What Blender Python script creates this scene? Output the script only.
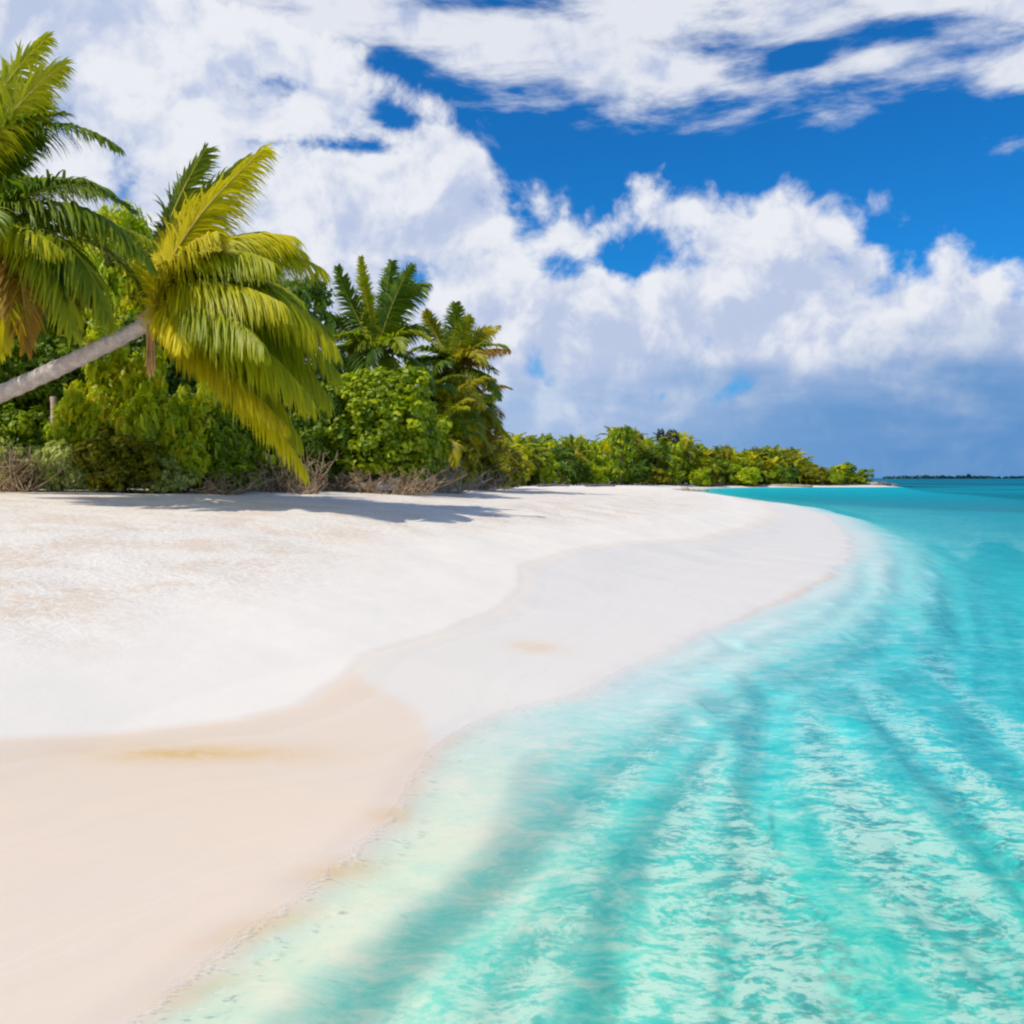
import bpy, math, random
import numpy as np
from mathutils import Vector, Matrix

for o in list(bpy.data.objects):
    bpy.data.objects.remove(o)
S = bpy.context.scene
R = math.radians

# ------------------------------------------------------------------ camera, light, exposure
F = 950.0        # focal length in pixels of the 1024 frame
HZ = 478.0       # row of the horizon
CH = 1.8         # eye height above the water
cd = bpy.data.cameras.new("camera")
cd.sensor_width = 36.0
cd.lens = 36.0 * F / 1024.0
cd.shift_y = -(512.0 - HZ) / 1024.0
cd.clip_start = 0.05
cd.clip_end = 20000.0
cam = bpy.data.objects.new("camera", cd)
cam.location = (0, 0, CH)
cam.rotation_euler = (R(90), 0, 0)
S.collection.objects.link(cam)
S.camera = cam

SUN_DIR = Vector((-0.76, -0.42, 1.02)).normalized()      # towards the sun
SUN_EL = math.asin(SUN_DIR.z)
sl = bpy.data.lights.new("sun", 'SUN')
sl.energy = 3.6
sl.angle = R(0.5)
sl.color = (1.0, 0.935, 0.83)
sun = bpy.data.objects.new("sun", sl)
sun.rotation_euler = SUN_DIR.to_track_quat('Z', 'Y').to_euler()
S.collection.objects.link(sun)

S.view_settings.view_transform = 'Standard'
S.view_settings.look = 'None'
S.view_settings.gamma = 1.0
S.view_settings.exposure = 0.0
S.render.engine = 'CYCLES'
S.cycles.use_denoising = True
try:
    S.cycles.denoiser = 'OPENIMAGEDENOISE'
except Exception:
    pass
S.cycles.filter_width = 2.2
S.cycles.max_bounces = 8
S.cycles.transparent_max_bounces = 16
S.cycles.caustics_reflective = False
S.cycles.caustics_refractive = False
S.cycles.sample_clamp_indirect = 5.0


class NT:
    """small helper to write node trees"""
    def __init__(self, tree):
        self.t = tree
        self.n = tree.nodes
        self.l = tree.links
        self.n.clear()

    def node(self, typ, props=None, **ins):
        nd = self.n.new(typ)
        for k, v in (props or {}).items():
            setattr(nd, k, v)
        for k, v in ins.items():
            key = int(k[1:]) if k[0] == 'i' and k[1:].isdigit() else k.replace('_', ' ')
            s = nd.inputs[key]
            if isinstance(v, bpy.types.NodeSocket):
                self.l.new(v, s)
            elif v is not None:
                s.default_value = v
        return nd

    def m(self, op, a, b=None, c=None, clamp=False):
        nd = self.n.new('ShaderNodeMath')
        nd.operation = op
        nd.use_clamp = clamp
        for i, v in enumerate((a, b, c)):
            if v is None:
                continue
            if isinstance(v, bpy.types.NodeSocket):
                self.l.new(v, nd.inputs[i])
            else:
                nd.inputs[i].default_value = v
        return nd.outputs[0]

    def mixc(self, f, a, b, mode='MIX'):
        nd = self.n.new('ShaderNodeMix')
        nd.data_type = 'RGBA'
        nd.blend_type = mode
        for s, v in ((nd.inputs[0], f), (nd.inputs[6], a), (nd.inputs[7], b)):
            if isinstance(v, bpy.types.NodeSocket):
                self.l.new(v, s)
            else:
                s.default_value = v if isinstance(v, (int, float)) else (*v[:3], 1.0)
        return nd.outputs[2]

    def smooth(self, v, a, b, to0=0.0, to1=1.0):
        nd = self.n.new('ShaderNodeMapRange')
        nd.interpolation_type = 'SMOOTHSTEP'
        self.l.new(v, nd.inputs[0])
        for i, x in enumerate((a, b, to0, to1)):
            nd.inputs[i + 1].default_value = x
        return nd.outputs[0]

    def noise(self, vec, scale, detail=4.0, rough=0.5, dist=0.0, lac=2.0):
        nd = self.n.new('ShaderNodeTexNoise')
        nd.inputs['Scale'].default_value = scale
        nd.inputs['Detail'].default_value = detail
        nd.inputs['Roughness'].default_value = rough
        nd.inputs['Distortion'].default_value = dist
        nd.inputs['Lacunarity'].default_value = lac
        if vec is not None:
            self.l.new(vec, nd.inputs['Vector'])
        return nd.outputs[0]

    def mapping(self, vec, loc=(0, 0, 0), sc=(1, 1, 1), rot=(0, 0, 0)):
        nd = self.n.new('ShaderNodeMapping')
        nd.inputs['Location'].default_value = loc
        nd.inputs['Scale'].default_value = sc
        nd.inputs['Rotation'].default_value = rot
        self.l.new(vec, nd.inputs['Vector'])
        return nd.outputs[0]

    def curve(self, v, pts):
        nd = self.n.new('ShaderNodeFloatCurve')
        cu = nd.mapping.curves[0]
        pts = sorted(pts)
        cu.points[0].location = pts[0]
        cu.points[-1].location = pts[-1]
        for p in pts[1:-1]:
            cu.points.new(*p)
        for p in cu.points:
            p.handle_type = 'AUTO'
        nd.mapping.update()
        self.l.new(v, nd.inputs['Value'])
        return nd.outputs[0]


# ------------------------------------------------------------------ sky with clouds
W = bpy.data.worlds.new("World")
S.world = W
W.use_nodes = True
t = NT(W.node_tree)
sky = t.node('ShaderNodeTexSky', {'sky_type': 'NISHITA', 'sun_disc': False})
sky.sun_elevation = SUN_EL
sky.sun_rotation = math.atan2(SUN_DIR.x, SUN_DIR.y)
sky.air_density = 1.0
sky.dust_density = 0.3
sky.ozone_density = 3.0
tc = t.node('ShaderNodeTexCoord')
dirv = tc.outputs['Generated']
sep = t.node('ShaderNodeSeparateXYZ', Vector=dirv)
X, Y, Z = sep.outputs
AZ = t.m('ARCTAN2', X, Y)                    # azimuth from +Y
EL = t.m('ARCSINE', Z)                       # elevation
AZN = t.m('ADD', AZ, 0.5, clamp=True)        # -0.5..0.5 rad -> 0..1


def azel(px, py):
    a = math.atan((px - 512) / F)
    e = math.atan((HZ - py) / F * math.cos(a))
    return a + 0.5, e


# the upper outline of the cumulus bank, and the lower outline of the cloud sheet above it
cum = [azel(*p) for p in ((20, -60), (200, -20), (330, 40), (400, 100), (440, 118), (480, 130), (520, 176), (560, 188), (640, 205), (700, 198),
                          (740, 205), (790, 205), (850, 232), (900, 250), (960, 262), (1010, 285))]
sht = [azel(*p) for p in ((20, 30), (200, 48), (330, 62), (400, 70), (480, 84), (560, 98), (650, 110), (720, 112), (780, 92),
                          (830, 92), (900, 100), (960, 104), (1010, 108))]
CUM = t.curve(AZN, cum)
SHT = t.curve(AZN, sht)
warp = t.node('ShaderNodeTexNoise', Vector=dirv, Scale=7.0, Detail=3.0, Roughness=0.5)
wv = t.node('ShaderNodeVectorMath', {'operation': 'SUBTRACT'}, i0=warp.outputs[1], i1=(0.5, 0.5, 0.5))
wv2 = t.node('ShaderNodeVectorMath', {'operation': 'SCALE'}, i0=wv.outputs[0], Scale=0.07)
pv = t.node('ShaderNodeVectorMath', {'operation': 'ADD'}, i0=dirv, i1=wv2.outputs[0]).outputs[0]
n_big = t.noise(pv, 10.0, 9.0, 0.58)
n_puff = t.noise(pv, 24.0, 6.0, 0.55)
# cumulus: positive below its outline
e1 = t.m('MULTIPLY', t.m('SUBTRACT', CUM, EL), 9.0)
e1 = t.m('ADD', t.m('MINIMUM', e1, 0.42), t.m('ADD', t.m('MULTIPLY', t.m('SUBTRACT', n_big, 0.47), 1.7), t.m('MULTIPLY', t.m('SUBTRACT', n_puff, 0.5), 0.9)))
# blue holes inside the bank: (az, el, half width, half height, depth)
for (px, py, rw, rh, dp) in ((625, 262, 72, 16, .58), (548, 266, 28, 30, .5), (350, 146, 60, 11, .55), (520, 225, 24, 24, .3),
                             (660, 240, 50, 14, .3),
                             (400, 122, 26, 12, .5), (385, 66, 26, 9, .25), (412, 296, 22, 34, .45), (240, 75, 60, 14, .16), (60, 120, 40, 40, .2), (700, 395, 90, 14, .25)):
    a, e = azel(px, py)
    dx = t.m('DIVIDE', t.m('SUBTRACT', AZN, a), rw / F)
    dy = t.m('DIVIDE', t.m('SUBTRACT', EL, e), rh / F)
    r2 = t.m('ADD', t.m('MULTIPLY', dx, dx), t.m('MULTIPLY', dy, dy))
    g = t.m('MULTIPLY', t.m('EXPONENT', t.m('MULTIPLY', r2, -1.0)), dp)
    e1 = t.m('SUBTRACT', e1, g)
d_cum = t.smooth(e1, -0.12, 0.30)
# sheet: streaky, positive above its outline
sv = t.mapping(dirv, sc=(1.0, 1.0, 3.4), rot=(0, R(6), 0))
n_st = t.noise(sv, 7.0, 7.0, 0.58, 0.25)
e2 = t.m('MULTIPLY', t.m('SUBTRACT', EL, SHT), 11.0)
e2 = t.m('ADD', t.m('MINIMUM', e2, 0.42), t.m('MULTIPLY', t.m('SUBTRACT', n_st, 0.485), 2.5))
for (px, py, rw, rh, dp) in ((805, 54, 45, 12, .6), (915, 32, 55, 14, .6), (985, 50, 45, 8, .35), (470, 4, 90, 7, .35), (80, 4, 110, 8, .35), (180, 50, 30, 25, .15)):
    a, e = azel(px, py)
    dx = t.m('DIVIDE', t.m('SUBTRACT', AZN, a), rw / F)
    dy = t.m('DIVIDE', t.m('SUBTRACT', EL, e), rh / F)
    r2 = t.m('ADD', t.m('MULTIPLY', dx, dx), t.m('MULTIPLY', dy, dy))
    e2 = t.m('SUBTRACT', e2, t.m('MULTIPLY', t.m('EXPONENT', t.m('MULTIPLY', r2, -1.0)), dp))
d_sht = t.m('MULTIPLY', t.smooth(e2, -0.16, 0.50), 0.92)
dens = t.m('MAXIMUM', d_cum, d_sht)
high = t.smooth(EL, 0.52, 0.75, 1.0, 0.12)          # the sky overhead is mostly clear
dens = t.m('MULTIPLY', dens, high)
# relief of the clouds: density difference towards the sun
off = t.node('ShaderNodeVectorMath', {'operation': 'ADD'}, i0=pv, i1=(-0.016, 0.0, 0.030)).outputs[0]
n_big2 = t.noise(off, 10.0, 6.0, 0.58)
n_puff2 = t.noise(off, 24.0, 5.0, 0.55)
rel = t.m('ADD', t.m('MULTIPLY', t.m('SUBTRACT', n_big, n_big2), 2.8), t.m('MULTIPLY', t.m('SUBTRACT', n_puff, n_puff2), 1.7))
rim = t.m('MULTIPLY', t.m('SUBTRACT', 1.0, t.smooth(e1, 0.05, 0.5)), 0.28)
hgt = t.smooth(EL, 0.06, 0.34, -0.12, 0.22)
lit = t.m('ADD', t.m('ADD', t.m('ADD', rel, 0.42), rim), hgt)
litc = t.smooth(lit, 0.05, 1.0)
ccol = t.mixc(litc, (0.50, 0.58, 0.78), (0.83, 0.85, 0.905))
# towards the horizon the bank turns blue grey
n_low = t.noise(t.mapping(dirv, sc=(1, 1, 3.0)), 5.0, 5.0, 0.5)
lowm = t.m('ADD', EL, t.m('MULTIPLY', t.m('SUBTRACT', n_low, 0.5), 0.24))
azm = t.smooth(AZ, -0.05, 0.5, 0.0, 0.022)
lowf = t.smooth(t.m('SUBTRACT', lowm, azm), 0.020, 0.150, 0.88, 0.0)
lowcol = t.mixc(t.smooth(AZ, -0.1, 0.45), (0.32, 0.49, 0.76), (0.06, 0.25, 0.57))
ccol = t.mixc(lowf, ccol, lowcol)
ccol10 = t.node('ShaderNodeVectorMath', {'operation': 'SCALE'}, i0=ccol, Scale=10.0).outputs[0]
skyt = t.mixc(1.0, sky.outputs[0], (0.08, 0.70, 1.28), 'MULTIPLY')
hz = t.smooth(EL, 0.0, 0.12, 1.0, 0.0)
skyt = t.mixc(hz, skyt, (0.8, 2.7, 6.0))
fin = t.mixc(dens, skyt, ccol10)
bg = t.node('ShaderNodeBackground', Color=fin, Strength=0.1)
ow = t.node('ShaderNodeOutputWorld', Surface=bg.outputs[0])


# ------------------------------------------------------------------ materials
def mat(name):
    m = bpy.data.materials.new(name)
    m.use_nodes = True
    return m, NT(m.node_tree)


def leaf_mat(name, cols, trans=0.35, rough=0.45, tcol=None):
    """cols: colour stops over the per-leaf attribute 'tone'"""
    m, t = mat(name)
    at = t.node('ShaderNodeAttribute', {'attribute_name': 'tone'})
    ob = t.node('ShaderNodeObjectInfo')
    f = t.m('ADD', t.m('ADD', at.outputs['Fac'], 0.10), t.m('MULTIPLY', t.m('SUBTRACT', ob.outputs['Random'], 0.5), 0.25), clamp=True)
    cr = t.node('ShaderNodeValToRGB', Fac=f)
    el = cr.color_ramp.elements
    n = len(cols)
    el[0].color = (*cols[0], 1)
    el[0].position = 0.0
    el[1].color = (*cols[-1], 1)
    el[1].position = 1.0
    for i in range(1, n - 1):
        e = el.new(i / (n - 1))
        e.color = (*cols[i], 1)
    c = cr.outputs[0]
    p = t.node('ShaderNodeBsdfPrincipled', Base_Color=c, Roughness=rough)
    p.inputs['Specular IOR Level'].default_value = 0.3
    tr = t.node('ShaderNodeBsdfTranslucent', Color=t.mixc(1.0, c, tcol or (1.25, 1.35, 0.5), 'MULTIPLY'))
    mx = t.node('ShaderNodeMixShader', Fac=trans, i1=p.outputs[0], i2=tr.outputs[0])
    t.node('ShaderNodeOutputMaterial', Surface=mx.outputs[0])
    return m


def bark_mat(name, c1, c2, scale=6.0, ring=0.0):
    m, t = mat(name)
    tc = t.node('ShaderNodeTexCoord')
    n1 = t.noise(tc.outputs['Object'], scale, 6, 0.6)
    n2 = t.noise(t.mapping(tc.outputs['Object'], sc=(1, 1, 0.3)), scale * 5, 4, 0.6)
    f = t.m('ADD', t.m('MULTIPLY', n1, 0.6), t.m('MULTIPLY', n2, 0.4))
    f = t.smooth(f, 0.35, 0.65)
    p = t.node('ShaderNodeBsdfPrincipled', Base_Color=t.mixc(f, c1, c2), Roughness=0.85)
    b = t.node('ShaderNodeBump', Strength=0.6, Distance=0.02, Height=f)
    t.l.new(b.outputs[0], p.inputs['Normal'])
    t.node('ShaderNodeOutputMaterial', Surface=p.outputs[0])
    return m


M = {}
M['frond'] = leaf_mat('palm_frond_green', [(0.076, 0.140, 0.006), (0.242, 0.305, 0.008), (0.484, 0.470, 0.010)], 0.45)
M['frond_bright'] = leaf_mat('palm_frond_bright', [(0.248, 0.338, 0.008), (0.528, 0.514, 0.008), (0.780, 0.649, 0.010)], 0.5)  # brighter, yellower green than the plain frond
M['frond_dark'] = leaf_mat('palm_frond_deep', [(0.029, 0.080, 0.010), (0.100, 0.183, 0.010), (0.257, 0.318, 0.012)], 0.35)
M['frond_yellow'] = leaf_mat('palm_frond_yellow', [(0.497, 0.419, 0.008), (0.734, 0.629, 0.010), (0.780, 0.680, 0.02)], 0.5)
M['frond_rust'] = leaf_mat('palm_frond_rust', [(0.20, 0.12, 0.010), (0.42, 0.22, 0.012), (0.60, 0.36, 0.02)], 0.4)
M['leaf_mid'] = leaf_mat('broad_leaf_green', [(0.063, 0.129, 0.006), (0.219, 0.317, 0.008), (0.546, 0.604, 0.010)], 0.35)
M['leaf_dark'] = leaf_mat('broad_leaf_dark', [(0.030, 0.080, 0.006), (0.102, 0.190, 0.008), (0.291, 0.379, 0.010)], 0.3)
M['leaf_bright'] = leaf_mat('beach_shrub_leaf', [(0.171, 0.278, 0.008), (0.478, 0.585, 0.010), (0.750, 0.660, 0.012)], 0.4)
M['leaf_olive'] = leaf_mat('olive_leaf', [(0.086, 0.122, 0.008), (0.259, 0.257, 0.010), (0.517, 0.433, 0.014)], 0.35)
M['leaf_grey'] = leaf_mat('grey_leaf', [(0.03, 0.045, 0.035), (0.06, 0.08, 0.06), (0.10, 0.12, 0.08)], 0.2)
M['leaf_pale'] = leaf_mat('pale_shrub_leaf', [(0.30, 0.36, 0.05), (0.52, 0.56, 0.12), (0.72, 0.74, 0.35)], 0.35)
M['leaf_far'] = leaf_mat('far_forest_leaf', [(0.010, 0.030, 0.035), (0.014, 0.045, 0.045), (0.02, 0.06, 0.05)], 0.1)
M['rachis'] = leaf_mat('palm_rachis', [(0.36, 0.30, 0.03), (0.5, 0.40, 0.05), (0.55, 0.42, 0.06)], 0.1)
M['palm_bark'] = bark_mat('palm_bark', (0.48, 0.39, 0.35), (0.74, 0.65, 0.60))
M['bark'] = bark_mat('tree_bark', (0.10, 0.07, 0.06), (0.26, 0.19, 0.17))
M['bark_pink'] = bark_mat('pinkish_bark', (0.42, 0.28, 0.24), (0.66, 0.50, 0.44))  # paler, pinkish bark
M['dry'] = bark_mat('dry_stalk', (0.45, 0.24, 0.08), (0.70, 0.42, 0.18))
M['twig'] = bark_mat('dead_twig', (0.20, 0.12, 0.06), (0.60, 0.44, 0.27), 3.0)
M['rock'] = bark_mat('dark_rock', (0.06, 0.07, 0.08), (0.20, 0.19, 0.19), 1.2)
M['drift'] = bark_mat('driftwood', (0.30, 0.24, 0.17), (0.52, 0.43, 0.33), 2.0)

# sand
m, t = mat('coral_sand')
M['sand'] = m
geo = t.node('ShaderNodeNewGeometry')
P = geo.outputs['Position']
aw = t.node('ShaderNodeAttribute', {'attribute_name': 'wet'}).outputs['Fac']
af = t.node('ShaderNodeAttribute', {'attribute_name': 'film'}).outputs['Fac']
ao = t.node('ShaderNodeAttribute', {'attribute_name': 'ochre'}).outputs['Fac']
asl = t.node('ShaderNodeAttribute', {'attribute_name': 'litter'}).outputs['Fac']
av = t.node('ShaderNodeAttribute', {'attribute_name': 'trod'}).outputs['Fac']
nm = t.noise(P, 0.9, 5, 0.6)
nf = t.noise(P, 9.0, 5, 0.65)
ng = t.noise(P, 160.0, 3, 0.7)
dry = t.mixc(t.smooth(nm, 0.3, 0.7), (0.87, 0.80, 0.695), (0.85, 0.785, 0.685))
mot = t.m('MULTIPLY', t.smooth(t.m('ADD', t.m('MULTIPLY', nm, 0.5), t.m('MULTIPLY', nf, 0.5)), 0.46, 0.58), av)
dry = t.mixc(t.m('MULTIPLY', mot, 0.75), dry, (0.77, 0.61, 0.46))
wetc = t.mixc(t.smooth(nm, 0.35, 0.7), (0.86, 0.695, 0.535), (0.83, 0.69, 0.55))
wetc = t.mixc(af, wetc, (0.83, 0.765, 0.665))
och_n = t.m('MULTIPLY', ao, t.smooth(nf, 0.30, 0.62, 0.5, 1.0))
wetc = t.mixc(och_n, wetc, (0.78, 0.52, 0.22))
base = t.mixc(t.smooth(aw, 0.2, 0.8), dry, wetc)
grain = t.smooth(ng, 0.35, 0.65)
zz = t.node('ShaderNodeSeparateXYZ', Vector=P).outputs[2]
base = t.mixc(t.smooth(zz, -0.002, -0.03), base, t.mixc(t.smooth(t.node('ShaderNodeSeparateXYZ', Vector=P).outputs[1], 4.0, 9.0), (0.90, 0.84, 0.60), (0.88, 0.84, 0.745)))
base = t.mixc(t.m('MULTIPLY', och_n, t.smooth(zz, 0.0, -0.02, 0.0, 0.7)), base, (0.78, 0.52, 0.22))
base = t.mixc(t.m('MULTIPLY', t.m('SUBTRACT', 1.0, grain), 0.06), base, (0.45, 0.38, 0.32))
litn = t.m('MULTIPLY', asl, t.smooth(nf, 0.25, 0.6, 0.6, 1.0))
base = t.mixc(litn, base, (0.10, 0.07, 0.05))
wd_ = t.node('ShaderNodeAttribute', {'attribute_name': 'swash'}).outputs['Fac']
sw = t.m('ADD', t.m('MULTIPLY', wd_, 2.2), t.m('MULTIPLY', nm, 1.6))
sn = t.node('ShaderNodeTexNoise', {'noise_dimensions': '1D'}, W=sw, Scale=2.0, Detail=5.0, Roughness=0.7).outputs[0]
base = t.mixc(t.m('MULTIPLY', t.m('MULTIPLY', t.smooth(sn, 0.52, 0.62), aw), 0.06), base, (0.66, 0.50, 0.40))
base = t.mixc(t.m('MULTIPLY', t.m('MULTIPLY', t.smooth(sn, 0.47, 0.36), aw), 0.14), base, (0.88, 0.82, 0.76))
rg = t.smooth(aw, 0.3, 1.0, 0.95, 0.42)
p = t.node('ShaderNodeBsdfPrincipled', Base_Color=base, Roughness=rg)
p.inputs['Specular IOR Level'].default_value = 0.25
hgt = t.m('ADD', t.m('MULTIPLY', nf, 0.7), t.m('MULTIPLY', ng, 0.06))
dryamt = t.m('ADD', t.m('MULTIPLY', t.m('SUBTRACT', 1.0, aw), 0.10), 0.02)
dryamt = t.m('ADD', dryamt, t.m('MULTIPLY', av, 0.6))
b = t.node('ShaderNodeBump', Distance=0.06, Height=hgt, Strength=dryamt)
t.l.new(b.outputs[0], p.inputs['Normal'])
t.node('ShaderNodeOutputMaterial', Surface=p.outputs[0])

# water: a clear sheet whose tint follows the real depth under it
m, t = mat('lagoon_water')
M['water'] = m
geo = t.node('ShaderNodeNewGeometry')
P = geo.outputs['Position']
D = t.node('ShaderNodeAttribute', {'attribute_name': 'depth'}).outputs['Fac']
FO = t.node('ShaderNodeAttribute', {'attribute_name': 'foam'}).outputs['Fac']
far = t.node('ShaderNodeVectorMath', {'operation': 'LENGTH'}, i0=P).outputs['Value']
wp = t.node('ShaderNodeTexNoise', Vector=P, Scale=2.2, Detail=2.0)
ws = t.node('ShaderNodeVectorMath', {'operation': 'SCALE'}, i0=wp.outputs[1], Scale=0.35).outputs[0]
PW = t.node('ShaderNodeVectorMath', {'operation': 'ADD'}, i0=P, i1=ws).outputs[0]
PX = t.mapping(PW, sc=(0.62, 1.0, 1.0))
r1 = t.noise(PX, 4.4, 4, 0.6, 0.2)
r2 = t.noise(PX, 13.0, 4, 0.62, 0.25)
r3 = t.noise(P, 1.1, 4, 0.55)
# ripple noise varies the tint, painting the light and dark of caustics
r4 = t.noise(PX, 38.0, 3, 0.6, 0.1)
nearf = t.smooth(far, 3.0, 22.0, 1.0, 0.35)
rr = t.m('ADD', t.m('MULTIPLY', t.m('SUBTRACT', r1, 0.5), 4.2), t.m('MULTIPLY', t.m('SUBTRACT', r2, 0.5), 3.6))
rr = t.m('ADD', rr, t.m('MULTIPLY', t.m('SUBTRACT', r4, 0.5), 2.4))
rr = t.m('MULTIPLY', rr, nearf)
rr = t.m('ADD', rr, t.m('MULTIPLY', t.m('SUBTRACT', r3, 0.5), 0.8))
mul = t.m('MAXIMUM', t.m('ADD', 1.0, rr), 0.12)
De = t.m('MULTIPLY', D, mul)


def expo(k):
    return t.m('EXPONENT', t.m('MULTIPLY', De, -k))


tint = t.node('ShaderNodeCombineColor', Red=expo(2.5), Green=expo(0.31), Blue=expo(0.25)).outputs[0]
tr = t.node('ShaderNodeBsdfTransparent', Color=tint)
LNET = t.node('ShaderNodeAttribute', {'attribute_name': 'light_net'}).outputs['Fac']
scat = t.m('SUBTRACT', 1.0, t.m('EXPONENT', t.m('MULTIPLY', D, -0.28)))
ns = t.smooth(t.noise(t.mapping(P, sc=(0.3, 1, 1)), 0.02, 4, 0.6), 0.35, 0.65)
dc = t.mixc(t.smooth(D, 2.6, 5.0), (0.006, 0.44, 0.58), t.mixc(ns, (0.004, 0.19, 0.28), (0.004, 0.125, 0.21)))
df = t.node('ShaderNodeBsdfDiffuse', Color=dc)
mxa = t.node('ShaderNodeMixShader', Fac=scat, i1=tr.outputs[0], i2=df.outputs[0])
# pale net of caustic light painted as diffuse colour between the clear furrows
PY = t.node('ShaderNodeSeparateXYZ', Vector=P).outputs[1]
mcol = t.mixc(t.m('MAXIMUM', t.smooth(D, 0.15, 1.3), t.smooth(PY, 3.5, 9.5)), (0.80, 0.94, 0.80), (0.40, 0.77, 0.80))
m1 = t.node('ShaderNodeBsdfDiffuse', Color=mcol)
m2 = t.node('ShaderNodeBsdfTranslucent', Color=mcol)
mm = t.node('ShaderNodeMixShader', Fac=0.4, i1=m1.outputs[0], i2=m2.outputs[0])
mf = t.m('MULTIPLY', LNET, t.smooth(t.m('ADD', t.m('MULTIPLY', r1, 0.22), t.m('ADD', t.m('MULTIPLY', r2, 0.46), t.m('MULTIPLY', r4, 0.32))), 0.560, 0.450, 0.06, 1.0))
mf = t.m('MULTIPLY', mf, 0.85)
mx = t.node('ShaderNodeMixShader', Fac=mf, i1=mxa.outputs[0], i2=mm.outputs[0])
fd1 = t.node('ShaderNodeBsdfDiffuse', Color=(0.90, 0.90, 0.86, 1))
fd2 = t.node('ShaderNodeBsdfTranslucent', Color=(0.90, 0.90, 0.86, 1))
fd = t.node('ShaderNodeMixShader', Fac=0.5, i1=fd1.outputs[0], i2=fd2.outputs[0])
fm = t.smooth(t.m('SUBTRACT', t.m('ADD', t.m('MULTIPLY', FO, 0.42), t.m('ADD', t.m('MULTIPLY', r2, 0.5), t.m('MULTIPLY', r4, 0.5))), 0.5), 0.12, 0.28, 0.0, 0.60)
mx1 = t.node('ShaderNodeMixShader', Fac=fm, i1=mx.outputs[0], i2=fd.outputs[0])
hh = t.m('ADD', t.m('MULTIPLY', r1, 0.65), t.m('MULTIPLY', r2, 0.25))
shal = t.smooth(D, 0.0, 0.20, 0.10, 0.9)
bm = t.node('ShaderNodeBump', Distance=0.05, Height=hh, Strength=shal)
fr = t.node('ShaderNodeFresnel', IOR=1.33)
t.l.new(bm.outputs[0], fr.inputs['Normal'])
gl = t.node('ShaderNodeBsdfGlossy', Color=(1, 1, 1, 1), Roughness=0.12)
t.l.new(bm.outputs[0], gl.inputs['Normal'])
frf = t.m('MINIMUM', t.m('MULTIPLY', fr.outputs[0], 0.40), 0.09)
frf = t.m('MULTIPLY', frf, t.smooth(far, 20.0, 160.0, 1.0, 0.45))
mx2 = t.node('ShaderNodeMixShader', Fac=frf, i1=mx1.outputs[0], i2=gl.outputs[0])
t.node('ShaderNodeOutputMaterial', Surface=mx2.outputs[0])


# ------------------------------------------------------------------ mesh helpers
def tag(o, label=None, cat=None, group=None, kind=None):
    if label:
        o['label'] = label
    if cat:
        o['category'] = cat
    if group:
        o['group'] = group
    if kind:
        o['kind'] = kind
    return o


def link(o, parent=None):
    S.collection.objects.link(o)
    if parent is not None:
        o.parent = parent
    return o


def empty(name, loc=(0, 0, 0)):
    o = bpy.data.objects.new(name, None)
    o.location = loc
    o.empty_display_size = 0.2
    return link(o)


def mesh_np(name, verts, quads, material, tone=None, smooth=False, attrs=None):
    me = bpy.data.meshes.new(name)
    verts = np.asarray(verts, np.float32)
    quads = np.asarray(quads, np.int32)
    me.vertices.add(len(verts))
    me.vertices.foreach_set('co', verts.ravel())
    nq, k = quads.shape
    me.loops.add(nq * k)
    me.loops.foreach_set('vertex_index', quads.ravel())
    me.polygons.add(nq)
    me.polygons.foreach_set('loop_start', np.arange(0, nq * k, k, dtype=np.int32))
    me.polygons.foreach_set('loop_total', np.full(nq, k, np.int32))
    if smooth:
        me.polygons.foreach_set('use_smooth', np.ones(nq, bool))
    for m in (material if isinstance(material, (list, tuple)) else [material]):
        me.materials.append(m)
    if tone is not None:
        a = me.attributes.new('tone', 'FLOAT', 'POINT')
        a.data.foreach_set('value', np.asarray(tone, np.float32))
    for k_, v_ in (attrs or {}).items():
        a = me.attributes.new(k_, 'FLOAT', 'POINT')
        a.data.foreach_set('value', np.asarray(v_, np.float32))
    me.update(calc_edges=True)
    me.validate()
    return me


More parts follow.
